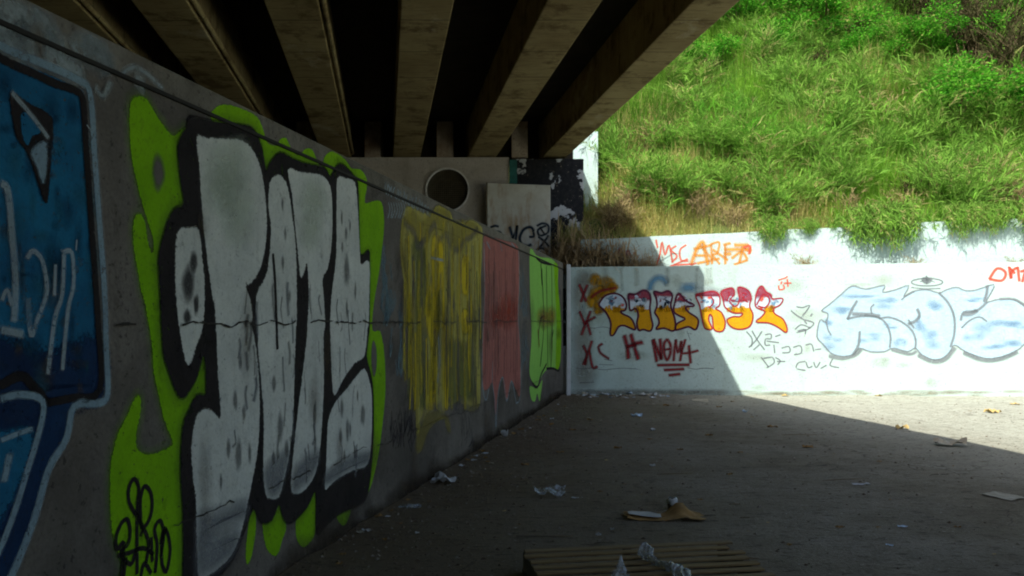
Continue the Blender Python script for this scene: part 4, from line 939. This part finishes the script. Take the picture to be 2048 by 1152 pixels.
while N < 12800:
    y = 18.25 + 13*rg.random()**1.4; x = rg.uniform(1.2, 6.5+y*.58)
    dn = mnoise.noise(Vector((x*.7, y*.7, 33)))+.4*mnoise.noise(Vector((x*2, y*2, 34)))
    if dn < -.25 and rg.random() < .75: continue
    N += 1
    dr = dryness(x, y); isdry = rg.random() < dr; pt = patch(x, y)
    tone = min(1, max(0, .36+1.0*pt+rg.gauss(0, .12)))
    Lt = rg.uniform(.4, 1.15)*(1+.6*dn)*(.85 if isdry else 1)*min(1, .42+(y-18.2)*.25)
    az0 = rg.gauss(-1.57, 1.2); ln0 = rg.uniform(.1, .7); rad = rg.uniform(.06, .25)
    for k in range(rg.randint(11, 20)):
        xx = x+rg.gauss(0, rad); yy = max(18.22, y+rg.gauss(0, rad))
        q_ = yy + (FD*(xx-1.2) if yy < 18.4 else 0)
        arch(Vector((xx, q_, hz(xx, yy)-.03)), Lt*rg.uniform(.5, 1.15), rg.uniform(.008, .022), az0+rg.gauss(0, .8), max(0, ln0+rg.gauss(0, .2)), rg.uniform(.05, .65), M['grass'], min(1, max(0, tone+rg.gauss(0, .1))), rg.uniform(.55, 1) if isdry else rg.uniform(0, .22))
tag(mb.build('hill_grass'), 'long green and straw-coloured grass covering the sunlit hillside', 'grass', kind='stuff')

# shrub prototypes
def leaf_quad(mb, p, d, L, W, up, mat, tint, dry):
    s_ = d.cross(up); s_ = s_.normalized()*W/2 if s_.length > 1e-4 else Vector((W/2, 0, 0))
    mb.add([p, p+d*L*.5+s_, p+d*L, p+d*L*.5-s_], [(0, 1, 2, 3)], mat, tint=tint, dry=dry)
def rdir(r, up=.0):
    v_ = Vector((r.gauss(0, 1), r.gauss(0, 1), r.gauss(0, 1)+up)); return v_.normalized()
def shrub_leafy(seed, n=4400, rad=(.8, .7, .6), leaf=(.035, .07)):
    r = random.Random(seed); mb = MB(); lumps = [(Vector((r.gauss(0, .45)*rad[0], r.gauss(0, .45)*rad[1], r.uniform(.15, .85)*rad[2])), r.uniform(.2, .45)) for _ in range(11)]
    for i in range(n):
        c, q_ = r.choice(lumps); d = rdir(r, .4); p = c + d*q_*rad[2]*r.uniform(.4, 1.45)
        if p.z < -.1: continue
        leaf_quad(mb, p, (d+rdir(r)*.8).normalized(), r.uniform(*leaf), r.uniform(*leaf)*.6, rdir(r), M['leafy'], r.random()*.8+.1*(q_*2), .0 if r.random() > .06 else .7)
    st = MB()
    for c, q_ in lumps: st.tube([(0, 0, -.1), c*.5+Vector((r.uniform(-.05, .05), 0, .02)), c], [.02, .012, .005], M['twig'], 4)
    return mb, st
def shrub_feather(seed, n=70, h=1.0, mat='weed', dry=.06, spread=.6, leaf=.17, per=19):
    r = random.Random(seed); mb = MB(); st = MB()
    for i in range(n):
        az = r.uniform(0, 6.283); q_ = spread*r.uniform(.1, 1.2); tip = Vector((math.cos(az)*q_, math.sin(az)*q_, h*r.uniform(.45, 1.1)))
        b = Vector((r.gauss(0, .16), r.gauss(0, .16), -.05)); mid = b.lerp(tip, .5)+Vector((0, 0, .14*h))
        pts = [b, mid, tip+Vector((tip.x*.35, tip.y*.35, -.10*h))]
        st.tube(pts, [.006, .004, .0015], M['stalk' if mat in ('weed', 'leafy') else 'twig'], 3)
        isd = r.random() < dry*2.5; tn = min(1, max(0, r.gauss(.55, .25)))
        for k in range(per):
            u = r.uniform(.1, 1); p = b.lerp(mid, u*2) if u < .5 else mid.lerp(pts[2], u*2-1)
            ax = (pts[2]-b).normalized(); d = (ax*.9+rdir(r, .2)*.7).normalized(); ln = leaf*r.uniform(.6, 1.6); w_ = rdir(r).cross(d).normalized()*.0062
            m_ = p+d*ln*.6; e = p+d*ln+Vector((d.x, d.y, -.6))*ln*.25
            mb.add([p-w_, p+w_, m_+w_, m_-w_, e], [(0, 1, 2, 3), (3, 2, 4)], M[mat], tint=min(1, max(0, tn+r.gauss(0, .15))), dry=r.uniform(.5, 1) if isd else r.random()*.2)
    return mb, st
def shrub_hang(seed, n=95, L=.8, mat='weed', dry=.22):
    r = random.Random(seed); mb = MB(); st = MB()
    for i in range(n):
        x0 = r.gauss(0, .30); out = r.uniform(.05, .38); dropl = L*r.uniform(.15, 1)*max(.25, 1-abs(x0)*1.1)
        pts = [Vector((x0, .2, 0)), Vector((x0+r.gauss(0, .1), -out*.5, r.uniform(.08, .5))), Vector((x0+r.gauss(0, .14), -out, -dropl*.3)), Vector((x0+r.gauss(0, .16), -out*.9, -dropl))]
        st.tube(pts, [.005, .004, .003, .0015], M['stalk'], 3); isd = r.random() < dry; tn = min(1, max(0, r.gauss(.45, .25)))
        for k in range(26):
            u = r.uniform(0, 2.99); j = int(u); p = pts[j].lerp(pts[j+1], u-j); ax = (pts[j+1]-pts[j]).normalized(); d = (ax*.7+rdir(r)*.8).normalized()
            ln = r.uniform(.08, .2); w_ = rdir(r).cross(d).normalized()*.008; m_ = p+d*ln*.6; e = p+d*ln+Vector((0, 0, -.3*ln))
            mb.add([p-w_, p+w_, m_+w_, m_-w_, e], [(0, 1, 2, 3), (3, 2, 4)], M[mat], tint=min(1, max(0, tn+r.gauss(0, .15))), dry=r.uniform(.6, 1) if isd else r.random()*.25)
    return mb, st
protos = {}
def place(kind, seed, maker, loc, rz, sc, name, label, cat, group=None):
    key = (kind, seed)
    root = empty(name, loc, rz, label, cat, group); root.scale = sc if hasattr(sc, '__len__') else (sc, sc, sc)
    if key not in protos:
        mb, st = maker(seed); a = mb.build('foliage', root, local=True); b = st.build('stem', root, local=True); protos[key] = (a, b)
    else:
        for o in protos[key]:
            c = o.copy(); COL.objects.link(c); c.parent = root
    return root
rs = random.Random(77)
LEAF = lambda s: shrub_leafy(s); FEA = lambda s: shrub_feather(s); TAN = lambda s: shrub_feather(s, 55, .9, 'dry', .5, .5, .14, 10)
HANG = lambda s: shrub_hang(s); REED = lambda s: shrub_feather(s, 26, 1.4, 'leafy', 0, .25, .24, 12)
def shrub(kind, px, py, sc, name, label, group=None, drop=.05):
    p = hillhit(px, py); p.z = hz(p.x, p.y)-(drop if kind != 'leaf' or sc < .8 else -.22)
    mk = dict(leaf=LEAF, feather=FEA, tan=TAN, reed=REED)[kind]
    return place(kind, rs.randrange(3), mk, p, rs.uniform(0, 6.28), (sc*rs.uniform(.9, 1.25), sc*rs.uniform(.9, 1.25), sc*rs.uniform(.85, 1.15)*(.72 if kind == 'leaf' else 1)), name, label, 'shrub', group)
GW = 'feathery weeds scattered over the hillside'; LW = 'soft green feathery weed, one of many scattered over the sunny hillside'
for i in range(95):
    for _ in range(8):
        px, py = rs.uniform(1215, 2070), rs.uniform(40, 455)
        if (px-1130)/340 > (312-py)/300 - .1: break
    shrub('feather', px, py, rs.uniform(.7, 1.5), 'weed', LW, GW)
GL = 'broad-leaved bushes on the upper slope'; LL = 'bright green broad-leaved bush high on the slope'
for px, py, s_ in ((1480, 70, 1.1), (1560, 40, 1.2), (1650, 60, 1.3), (1520, 130, .9), (1740, 40, 1.2), (1800, 110, .9), (1700, 150, .9), (1620, 10, 1.2), (1860, 40, 1.1), (2020, 60, 1.3), (1440, 150, .8), (1770, 5, 1.3), (1960, 120, 1.0), (1600, 110, 1.0), (1860, 130, .9), (1690, 0, 1.3), (1930, 0, 1.3)):
    shrub('leaf', px, py, s_*1.75, 'bush', LL, GL)
for px, py, s_ in ((1920, 250, 1.2), (1990, 270, 1.2), (2045, 240, 1.3), (1960, 215, 1.0)):
    shrub('leaf', px, py, s_*1.6, 'bush', 'vivid green leafy bush in the thick clump midway up at the right edge', 'leafy clump at the right edge')
for px, py, s_ in ((1290, 325, .4), (1420, 340, .5), (1600, 300, .5), (1640, 270, .5), (1560, 290, .5), (1500, 320, .5), (1780, 300, .6), (1700, 210, .6), (1345, 270, .5), (1480, 250, .6)):
    shrub('leaf', px, py, s_, 'bush', 'small leafy green plant low among the hillside grass', 'small leafy plants among the grass')
for px, py, s_ in ((1440, 330, .9), (1500, 330, 1.0), (1545, 340, 1.0), (1590, 330, 1.0), (1470, 280, 1.1), (1620, 330, .9), (1400, 300, .9), (1660, 320, 1), (1350, 330, .8)):
    shrub('reed', px, py, s_, 'weed', 'upright bright green reedy weed in the middle of the slope', 'reedy weeds in the middle of the slope')
for px, py, s_ in ((1925, 400, 1.1), (1980, 410, 1.1), (1890, 395, .9), (2030, 420, 1.0), (1300, 310, .9), (1530, 170, .8), (1750, 250, .8), (1840, 200, .8), (1700, 440, .8), (1330, 420, .8), (1260, 420, .9), (1230, 445, .8), (1400, 440, .8), (1470, 455, .7), (2000, 330, .8), (1800, 440, .8), (1560, 450, .7)):
    shrub('tan', px, py, s_, 'dry_weed', 'tan dried-out weed standing among the green growth', 'dried weeds on the hillside')
for px, py, s_ in ((1850, 120, 2.0), (1890, 110, 2.2), (1920, 150, 2.0), (1990, 140, 2.0), (2030, 170, 1.9), (1870, 70, 2.0), (1725, 110, 1.3), (1900, 90, 2.2), (1840, 100, 1.9), (1960, 130, 1.9)):  # dark shrubs put the shade of the hollow into their colour
    p = hillhit(px, py); place('bare', rs.randrange(2), lambda q_: shrub_feather(q_, 110, 1.0, 'shadebrush', .1, .5, .14, 14), Vector((p.x, p.y, hz(p.x, p.y)-.05)), rs.uniform(0, 6), s_, 'shade_fill_shrub', 'brown twiggy shrub, coloured dark to give the hollow near the top right its shade', 'shrub', 'dark shrubs giving the hollow at the top right its shade')
for px, py, s_ in ((1815, 410, .8), (1840, 390, .9), (1545, 165, .8), (1630, 150, .8), (1480, 100, .8), (1500, 30, .9)):  # dark plants stand in for pockets of shade among the growth
    p = hillhit(px, py); place('bare', rs.randrange(2), lambda q_: None, Vector((p.x, p.y, hz(p.x, p.y)-.1)), rs.uniform(0, 6), s_, 'shade_fill_shrub', 'dark-coloured twiggy plant added as a pocket of shade between greener growth on the slope', 'shrub', 'dark twiggy plants standing in for pockets of shade on the slope')
for px, s_, lb in ((1540, .6, 'narrow green tuft hanging over the upper wall right of the orange letters'), (1720, .85, 'left half of the big green bush spilling over the upper wall'), (1775, 1.0, 'right half of the big green bush spilling over the upper wall'), (1905, .7, 'olive trailing bush over the upper wall above the blue throw-up'), (1962, .62, 'second olive trailing bush over the upper wall, right of the first'), (2040, .85, 'trailing bush on the upper wall at the right edge of the view'), (1610, .35, 'small trailing tuft on top of the upper wall beside its bare stretch')):
    x = (px-CX)/F*17.9; y = fy(x, 18.0)-.02
    place('hang', rs.randrange(3), HANG, Vector((x, y, utop(x)+.08)), rs.uniform(-.2, .2), s_, 'trailing_bush', lb, 'bush')
# plants rooted on the ledge between the walls
for px, s_, knd, lb in ((1605, .5, 'tan', 'largest straw-coloured tuft, rooted on the ledge between the two white walls'), (1820, .42, 'tan', 'straw-coloured tuft on the ledge below the big hanging bush'), (2010, .4, 'tan', 'dry flat tuft on the ledge above the red letters')):
    x = (px-CX)/F*17.75; place(knd, 0 if knd == 'feather' else 1, FEA if knd == 'feather' else TAN, Vector((x, fy(x, 17.8), 2.62)), 1, s_, 'tuft', lb, 'tuft')

# dead brush heaped on the ledge under the bridge end
def brush_heap(seed, n=620, L=.7, sx=.6, sz=.6):
    r = random.Random(seed); mb = MB(); st = MB()
    for i in range(n):
        p = Vector((r.gauss(0, sx*.5), r.gauss(0, .10), abs(r.gauss(0, sz*.5)))); d = Vector((r.gauss(0, 1), r.gauss(0, .5), r.uniform(-.35, .8))).normalized()
        ln = L*r.uniform(.3, 1); m_ = p+d*ln*.5+Vector((0, 0, .06)); e = p+d*ln+Vector((0, 0, -.05))
        p.z = max(p.z, -.05); s_ = Vector((0, 0, 1)).cross(d).normalized()*.009 if abs(d.z) < .95 else Vector((.009, 0, 0))
        mb.add([p-s_, p+s_, m_+s_, m_-s_, e], [(0, 1, 2, 3), (3, 2, 4)], M['deadbrush'], tint=r.random(), dry=r.random()*.5)
    for i in range(14):
        a = Vector((r.gauss(0, sx*.4), 0, 0)); b = Vector((a.x+r.uniform(-.4, .4), r.gauss(0, .1), r.uniform(.1, sz))); st.tube([a, a.lerp(b, .5)+Vector((0, 0, .06)), b], [.01, .008, .004], M['twig'], 4)
    return mb, st
for px, s_, dz, lb in ((1130, 1.05, 0, 'heap of dead brush on the ledge right behind the corner post'), (1185, 1.1, 0, 'heap of dead brush on the ledge above the dark red X marks'), (1240, .9, 0, 'low heap of dead brush at the shadow edge on the ledge'), (1290, .6, 0, 'small trailing end of the dead brush beside the red letters'), (1155, 1.0, .25, 'tangled dead brush piled against the black peeling pier')):
    x = (px-CX)/F*17.7; place('heap', int(px) % 3, brush_heap, Vector((x, fy(x, 17.78 if dz == 0 else 18.2), 2.62+dz)), 0, s_, 'brush_heap', lb, 'brush')
for px, py, s_, lb in ((1225, 462, .8, 'dark dry weed in the shade right beside the white wing wall'), (1255, 466, .7, 'dark dry weed at the foot of the slope just right of the wing wall')):
    p = hillhit(px, py); place('tan', 2, TAN, Vector((p.x, p.y, hz(p.x, p.y)-.02)), 0, s_, 'dry_weed', lb, 'shrub')

# ------------------------------------------------------------------ loose dirt, crumbs and pebbles
mb = MB(); rq = random.Random(99); SM = [simple('clod', (.11, .08, .05), (.08, .06, .04)), simple('pebble', (.22, .19, .15), (.16, .14, .11)), simple('chip', (.19, .17, .135), (.15, .14, .11))]
for i in range(9000):
    if i < 5200: y = 3.6+13.4*rq.random()**.8; x = wx(y)+.02+abs(rq.gauss(0, .55))
    else: y = 3.6+13.5*rq.random()**.7; x = rq.uniform(wx(y), .75*y+1)
    sz = rq.choice((.003, .005, .007, .010, .015))*rq.uniform(.7, 1.5); z = gz(x, y); az = rq.uniform(0, 6.28); ca, sa = math.cos(az), math.sin(az)
    q_ = [(-1, -.6, 0), (1, -.7, 0), (.8, .7, 0), (-.9, .6, 0), (rq.uniform(-.4, .4), rq.uniform(-.3, .3), rq.uniform(.5, .9))]
    mb.add([(x+sz*(a*ca-b*sa), y+sz*(a*sa+b*ca), z-.002+sz*c) for a, b, c in q_], [(0, 1, 4), (1, 2, 4), (2, 3, 4), (3, 0, 4)], rq.choice((SM[0], SM[0], SM[0], SM[0], SM[1], SM[1]) if i > 5200 else (SM[0], SM[0], SM[0], SM[0], SM[0], SM[1])))
tag(mb.build('gravel'), 'loose crumbs of dirt and small pebbles strewn over the ground', 'gravel', kind='stuff')

# ------------------------------------------------------------------ pallet
A = gpt(1044, 1099, .14); rot = R(9)
pal = empty('wooden_pallet', (A.x, A.y, 0), rot, 'wooden slatted pallet lying on the dirt in the foreground', 'pallet')
PWd, PD = 1.36, 1.0
rp = random.Random(2)
for i in range(9):
    mb = MB(); y1 = -i*.113; o = rp.uniform(-.012, .012)
    mb.box(o, PWd+o+rp.uniform(-.03, .03), y1-.056, y1, .1285, .141, M['pallet'])
    mb.build('slat', pal, .003, local=True)
for x in (0.005, PWd/2-.02, PWd-.05):
    mb = MB(); mb.box(x, x+.045, -PD+.012, -.006, .022, .128, M['palletdark']); mb.build('stringer', pal, .003, local=True)
for y in (0.0, -.45, -.9):
    mb = MB(); mb.box(.0, PWd, y-.1, y, .002, .0215, M['palletdark']); mb.build('bottom_board', pal, .003, local=True)

# ------------------------------------------------------------------ litter
def sheet(w_, l_, amp, seed, mat, res=7, fold=None, thick=0, edge=.12):
    """crumpled sheet in local space, lying on the ground"""
    r = random.Random(seed); mb = MB(); vs = []
    ph = r.uniform(0, 50)
    for j in range(res):
        for i in range(res):
            u, v_ = i/(res-1)-.5, j/(res-1)-.5
            z = amp*(.5+mnoise.noise(Vector((u*3.1+ph, v_*3.1, ph)))) + amp*.5*mnoise.noise(Vector((u*8+ph, v_*8, 3)))
            if fold: z += fold(u, v_)
            e = edge*mnoise.noise(Vector((u*6, v_*6, ph+9)))
            vs.append((u*w_*(1+e), v_*l_*(1-e), max(.003, z)))
    mb.add(vs, [(j*res+i, j*res+i+1, (j+1)*res+i+1, (j+1)*res+i) for j in range(res-1) for i in range(res-1)], mat)
    return mb
def litter(px, py, wpx, mat, seed, name, label, cat='litter', group=None, asp=.6, amp=.25, rz=None, fold=None, z=0, smooth=False, res=7):
    p = gpt(px, py); k = p.y/F; w_ = wpx*k
    mb = sheet(w_, w_*asp, w_*amp, seed, M[mat], res, fold); mb.smooth = smooth
    o = mb.build(name); o.location = (p.x, p.y, z+gz(p.x, p.y)+.002); o.rotation_euler = (0, 0, rs.uniform(-.5, .5) if rz is None else rz)
    return tag(o, label, cat, group)
litter(890, 968, 52, 'paper', 1, 'paper_scrap', 'crumpled white paper bag at the foot of the wall below the red piece', asp=.9, amp=.35)
litter(1009, 877, 14, 'paper', 2, 'paper_scrap', 'small upright white paper ball at the wall foot below the lime piece', asp=.8, amp=.9)
litter(970, 909, 14, 'paper', 3, 'paper_scrap', 'tiny white scrap at the wall foot, between the bag and the paper ball')
litter(820, 1017, 45, 'plastic', 4, 'plastic_scrap', 'flattened clear plastic wrapper near the wall foot, nearer than the white bag', amp=.12)
litter(733, 1068, 18, 'paper', 5, 'paper_scrap', 'small pale scrap at the wall foot nearest the viewer', amp=.3)
litter(1100, 993, 60, 'plastic', 6, 'plastic_scrap', 'clear plastic cup-shaped scrap lying between the wall and the brown cardboard', asp=.6, amp=.3)
litter(1150, 998, 16, 'paper', 7, 'paper_scrap', 'small white scrap right of the clear plastic scrap', amp=.12)
litter(1273, 833, 22, 'paperblue', 8, 'paper_scrap', 'pale blue paper scrap on the dirt in front of the NOM4 lettering', amp=.3)
litter(1306, 861, 11, 'paper', 9, 'paper_scrap', 'tiny white scrap behind the clear dirt patch, nearer than the pale blue one', amp=.5)
litter(1305, 933, 10, 'paper', 10, 'paper_scrap', 'tiny white scrap midway between cardboard and far wall', amp=.5)
litter(1379, 788, 34, 'paper', 12, 'paper_scrap', 'white paper heap at the base of the far wall', asp=.7, amp=.35)
litter(1362, 789, 22, 'leaf_dead', 13, 'leaf', 'brown curled leaf lying against the white paper heap at the far wall', 'leaf', amp=.4)
litter(1400, 801, 32, 'papertan', 14, 'paper_scrap', 'flat tan strip of paper a little in front of the far wall', asp=1.6, amp=.05)
litter(1490, 825, 12, 'paperblue', 15, 'paper_scrap', 'small pale blue scrap near the sun-shadow edge', amp=.4)
litter(2006, 994, 50, 'papertan', 16, 'paper_scrap', 'flat greyish tan sheet in the shade at the right edge', asp=1.3, amp=.06)
litter(1804, 1054, 18, 'paperblue', 17, 'paper_scrap', 'blue-white scrap in the dark foreground at right, farther of two', amp=.15)
litter(1779, 1091, 14, 'paperblue', 18, 'paper_scrap', 'blue-white scrap in the dark foreground at right, nearer of two', amp=.15)
litter(1722, 970, 36, 'paper', 19, 'paper_scrap', 'thin whitish strip with a dark twig on the shaded ground', asp=.25, amp=.1, rz=.05)
litter(1901, 892, 56, 'papertan', 20, 'cardboard_scrap', 'curled piece of card lying right across the edge of the shadow', asp=.6, amp=.2, fold=lambda u, v_: .08*max(0, u))
litter(1804, 858, 24, 'straw', 21, 'leaf', 'yellow leaf glowing in the sun at the shadow edge', 'leaf', amp=.35)
litter(1197, 1072, 12, 'plastic', 22, 'plastic_scrap', 'tiny clear scrap behind the pallet, left of the thin stick', amp=.5)
litter(1224, 1060, 8, 'paper', 23, 'paper_scrap', 'tiny white speck of paper between pallet and cardboard', amp=.6)
GLF = 'brown dead leaves on the shaded ground'
for i, (px, py, s_) in enumerate(((1332, 812, 17), (1438, 814, 14), (1545, 856, 24), (1418, 871, 18), (1235, 897, 20), (1616, 895, 26), (1760, 924, 15), (1915, 1054, 16), (1300, 880, 14), (1360, 900, 16), (1680, 1055, 20), (1145, 860, 18), (1180, 840, 16), (1120, 905, 18), (1400, 1000, 12), (1460, 950, 16), (1580, 1090, 18), (1200, 985, 14), (1050, 930, 20), (1480, 905, 14))):
    litter(px, py, s_*.8, 'leaf_dead', 40+i, 'leaf', 'small curled brown dead leaf lying on the shaded ground', 'leaf', GLF, .55, .22)
GST = 'dry leaves in the sun at the wall foot'
for i, (px, py, s_) in enumerate(((1685, 787, 24), (1700, 790, 14), (1757, 793, 16), (1964, 786, 36), (1985, 826, 34), (1570, 793, 16), (1600, 789, 16), (1640, 789, 14), (1790, 789, 16), (1840, 788, 14), (1900, 790, 14), (1740, 787, 16), (2030, 809, 20))):
    litter(px, py, s_*.8, 'straw', 70+i, 'leaf', 'straw-coloured dry leaf on the sunlit ground close to the far wall', 'leaf', GST, .7, .25)
GPP = 'bits of torn paper swept against the shaded far wall'
for i in range(46):
    px = rs.uniform(1145, 1330)+ (rs.random()**2)*60; py = rs.uniform(787, 797)
    litter(px, py, rs.uniform(5, 14), rs.choice(('paper', 'paperblue', 'paper', 'papertan')), 100+i, 'paper_scrap', 'bluish white torn paper bit at the foot of the shaded far wall', 'litter', GPP, .8, .35, res=4)
GSP = 'tiny scraps dotted over the dirt'
for i in range(70):
    px, py = rs.uniform(1000, 2040), 800+340*rs.random()**1.4
    p = gpt(px, py)
    if p.x < wx(p.y)+.1: continue
    litter(px, py, rs.uniform(3, 9), rs.choice(('papertan', 'papertan', 'leaf_dead', 'leaf_dead', 'straw')), 200+i, 'scrap', 'tiny scrap of paper or leaf dotted on the open ground', 'litter', GSP, .6, .3, res=3)
GWL = 'scraps and leaves along the foot of the retaining wall'
for i in range(42):
    y = 4.2+12.6*rs.random(); d = abs(rs.gauss(0, .18))+.06; px = CX+F*(wx(y)+d)/y; py = HY+F*EYE/y
    litter(px, py, rs.uniform(5, 16)*(.5+5/y*.6), rs.choice(('leaf_dead', 'leaf_dead', 'leaf_dead', 'papertan', 'leaf_dead', 'paper')), 300+i, 'scrap', 'small scrap of leaf or paper caught along the foot of the retaining wall', 'litter', GWL, .6, .35, res=4)
# twigs
GT_ = 'thin dry twigs on the ground'
for i, (px, py, l_, a) in enumerate(((1210, 1087, .16, .1), (1470, 1009, .1, -.1), (1490, 1036, .08, 0), (1420, 1032, .1, .1), (1690, 960, .5, .2), (1350, 948, .4, .15), (1080, 1074, .35, -.1), (1120, 1073, .2, .05), (1500, 1118, .12, -.2), (1880, 950, .2, .1), (1600, 870, .5, .05))):
    p = gpt(px, py); mb = MB(); mb.tube([(-l_/2, 0, .004), (-l_*rs.uniform(-.2, .25), rs.uniform(-.02, .02), .008), (l_*.3, rs.uniform(-.015, .015), .005), (l_/2, 0, .006)], [.003, .004, .003, .0015], M['twig' if i % 3 else 'palletdark'], 5)
    o = mb.build('twig'); o.location = p; o.rotation_euler = (0, 0, a); tag(o, 'thin dry twig lying on the shaded dirt', 'twig', GT_)

# brown cardboard with a folded hump and a pale printed face
p = gpt(1328, 1036); cb = empty('cardboard_piece', (p.x, p.y, gz(p.x, p.y)), R(-3), 'brown torn cardboard with a curled-up hump and pale printed side, behind the pallet', 'cardboard')
def hump(u, v_): return .105*math.exp(-((u-.22)/.12)**2)*(.55+v_*.7) + .02*math.exp(-((u+.5)/.2)**2)
mb = sheet(.62, .26, .02, 9, M['cardboard'], 17, hump, edge=.25); mb.smooth = True; mb.build('card', cb, local=True)
mb = MB(); vs = []
for j in range(6):
    for i in range(8):
        u, v_ = -.47+.42*i/7, -.33+.62*j/5*(1-.35*abs(i-3.5)/3.5)
        vs.append((u*.62, v_*.26, .028+.02*math.exp(-((u+.5)/.2)**2)+.012*mnoise.noise(Vector((u*7, v_*7, 2)))))
mb.add(vs, [(j*8+i, j*8+i+1, (j+1)*8+i+1, (j+1)*8+i) for j in range(5) for i in range(7)], M['cardwhite']); mb.smooth = True; mb.build('printed_face', cb, local=True)
p = gpt(1344, 1018); cup = empty('paper_cup', (p.x, p.y, gz(p.x, p.y)), 0, 'small crushed cup with white rim standing behind the cardboard hump', 'cup')
mb = MB(); n = 14; prof = [(.030, .0), (.034, .02), (.038, .045)]; vs = [(r_*math.cos(2*math.pi*k/n)*(1+.1*math.sin(3*k)), r_*math.sin(2*math.pi*k/n), z) for r_, z in prof for k in range(n)]
mb.add(vs, [(j*n+k, j*n+(k+1) % n, (j+1)*n+(k+1) % n, (j+1)*n+k) for j in range(2) for k in range(n)]+[tuple(range(n))[::-1]], M['palletdark']); mb.smooth = True; mb.build('cup_base', cup, local=True)
mb = MB(); prof = [(.039, .045), (.043, .06), (.045, .085), (.030, .095)]; vs = [(r_*math.cos(2*math.pi*k/n)*(1+.12*math.sin(2*k)), r_*math.sin(2*math.pi*k/n), z+.006*math.sin(k*1.7)) for r_, z in prof for k in range(n)]
mb.add(vs, [(j*n+k, j*n+(k+1) % n, (j+1)*n+(k+1) % n, (j+1)*n+k) for j in range(3) for k in range(n)], M['paper']); mb.smooth = True; mb.build('rim', cup, local=True)

# plastic bags on the pallet
def bag(pts, rad, seed, mat, name, label):
    """crumpled bag: a blobby tube along pts, creased with noise"""
    mb = MB(); n = 18; P = []
    for i in range(len(pts)-1):
        for k in range(5): P.append((Vector(pts[i]).lerp(Vector(pts[i+1]), k/5), rad[i]+(rad[i+1]-rad[i])*k/5))
    P.append((Vector(pts[-1]), rad[-1])); vs = []
    for i, (c, r_) in enumerate(P):
        d = (P[min(i+1, len(P)-1)][0]-P[max(i-1, 0)][0]).normalized(); u = d.cross(Vector((0, 1, .3))).normalized(); q_ = d.cross(u)
        for k in range(n):
            a = 2*math.pi*k/n; dd = u*math.cos(a)+q_*math.sin(a)*.6
            rr_ = r_*(1+.45*mnoise.noise(Vector((math.cos(a)*2.2+seed, math.sin(a)*2.2, i*.35)))+.5*abs(mnoise.noise(Vector((k*.55+seed, i*.45, 2))))-.05)
            v_ = c+dd*rr_; vs.append(v_)
    fs = [(i*n+k, i*n+(k+1) % n, (i+1)*n+(k+1) % n, (i+1)*n+k) for i in range(len(P)-1) for k in range(n)]+[tuple(range(n))[::-1], tuple(range((len(P)-1)*n, len(P)*n))]
    mb.add(vs, fs, mat); o = mb.build(name); base = Vector(pts[0]); 
    o.data.transform(__import__('mathutils').Matrix.Translation(-base)); o.location = base
    return tag(o, label, 'plastic bag')
def pz(px, py, z): q_ = Plane((0, 0, z), (0, 0, 1)).hit(px, py); return q_
def at(px, py, y): return Vector(((px-CX)/F*y, y, EYE+(HY-py)*y/F))
bag([at(1288, 1085, 4.95), at(1292, 1103, 4.9), at(1300, 1116, 4.85), at(1320, 1130, 4.75), at(1345, 1138, 4.68), at(1362, 1142, 4.6), at(1372, 1165, 4.45)], [.012, .045, .03, .026, .05, .05, .035], 3, M['plastic'], 'plastic_bag', 'crumpled clear plastic bag twisted across the pallet slats')
bag([at(1242, 1112, 4.55), at(1242, 1130, 4.52), at(1240, 1150, 4.5), at(1250, 1185, 4.45)], [.004, .018, .04, .05], 8, M['plastic'], 'plastic_bag', 'pointed piece of whitish plastic sticking up at the near edge of the pallet')
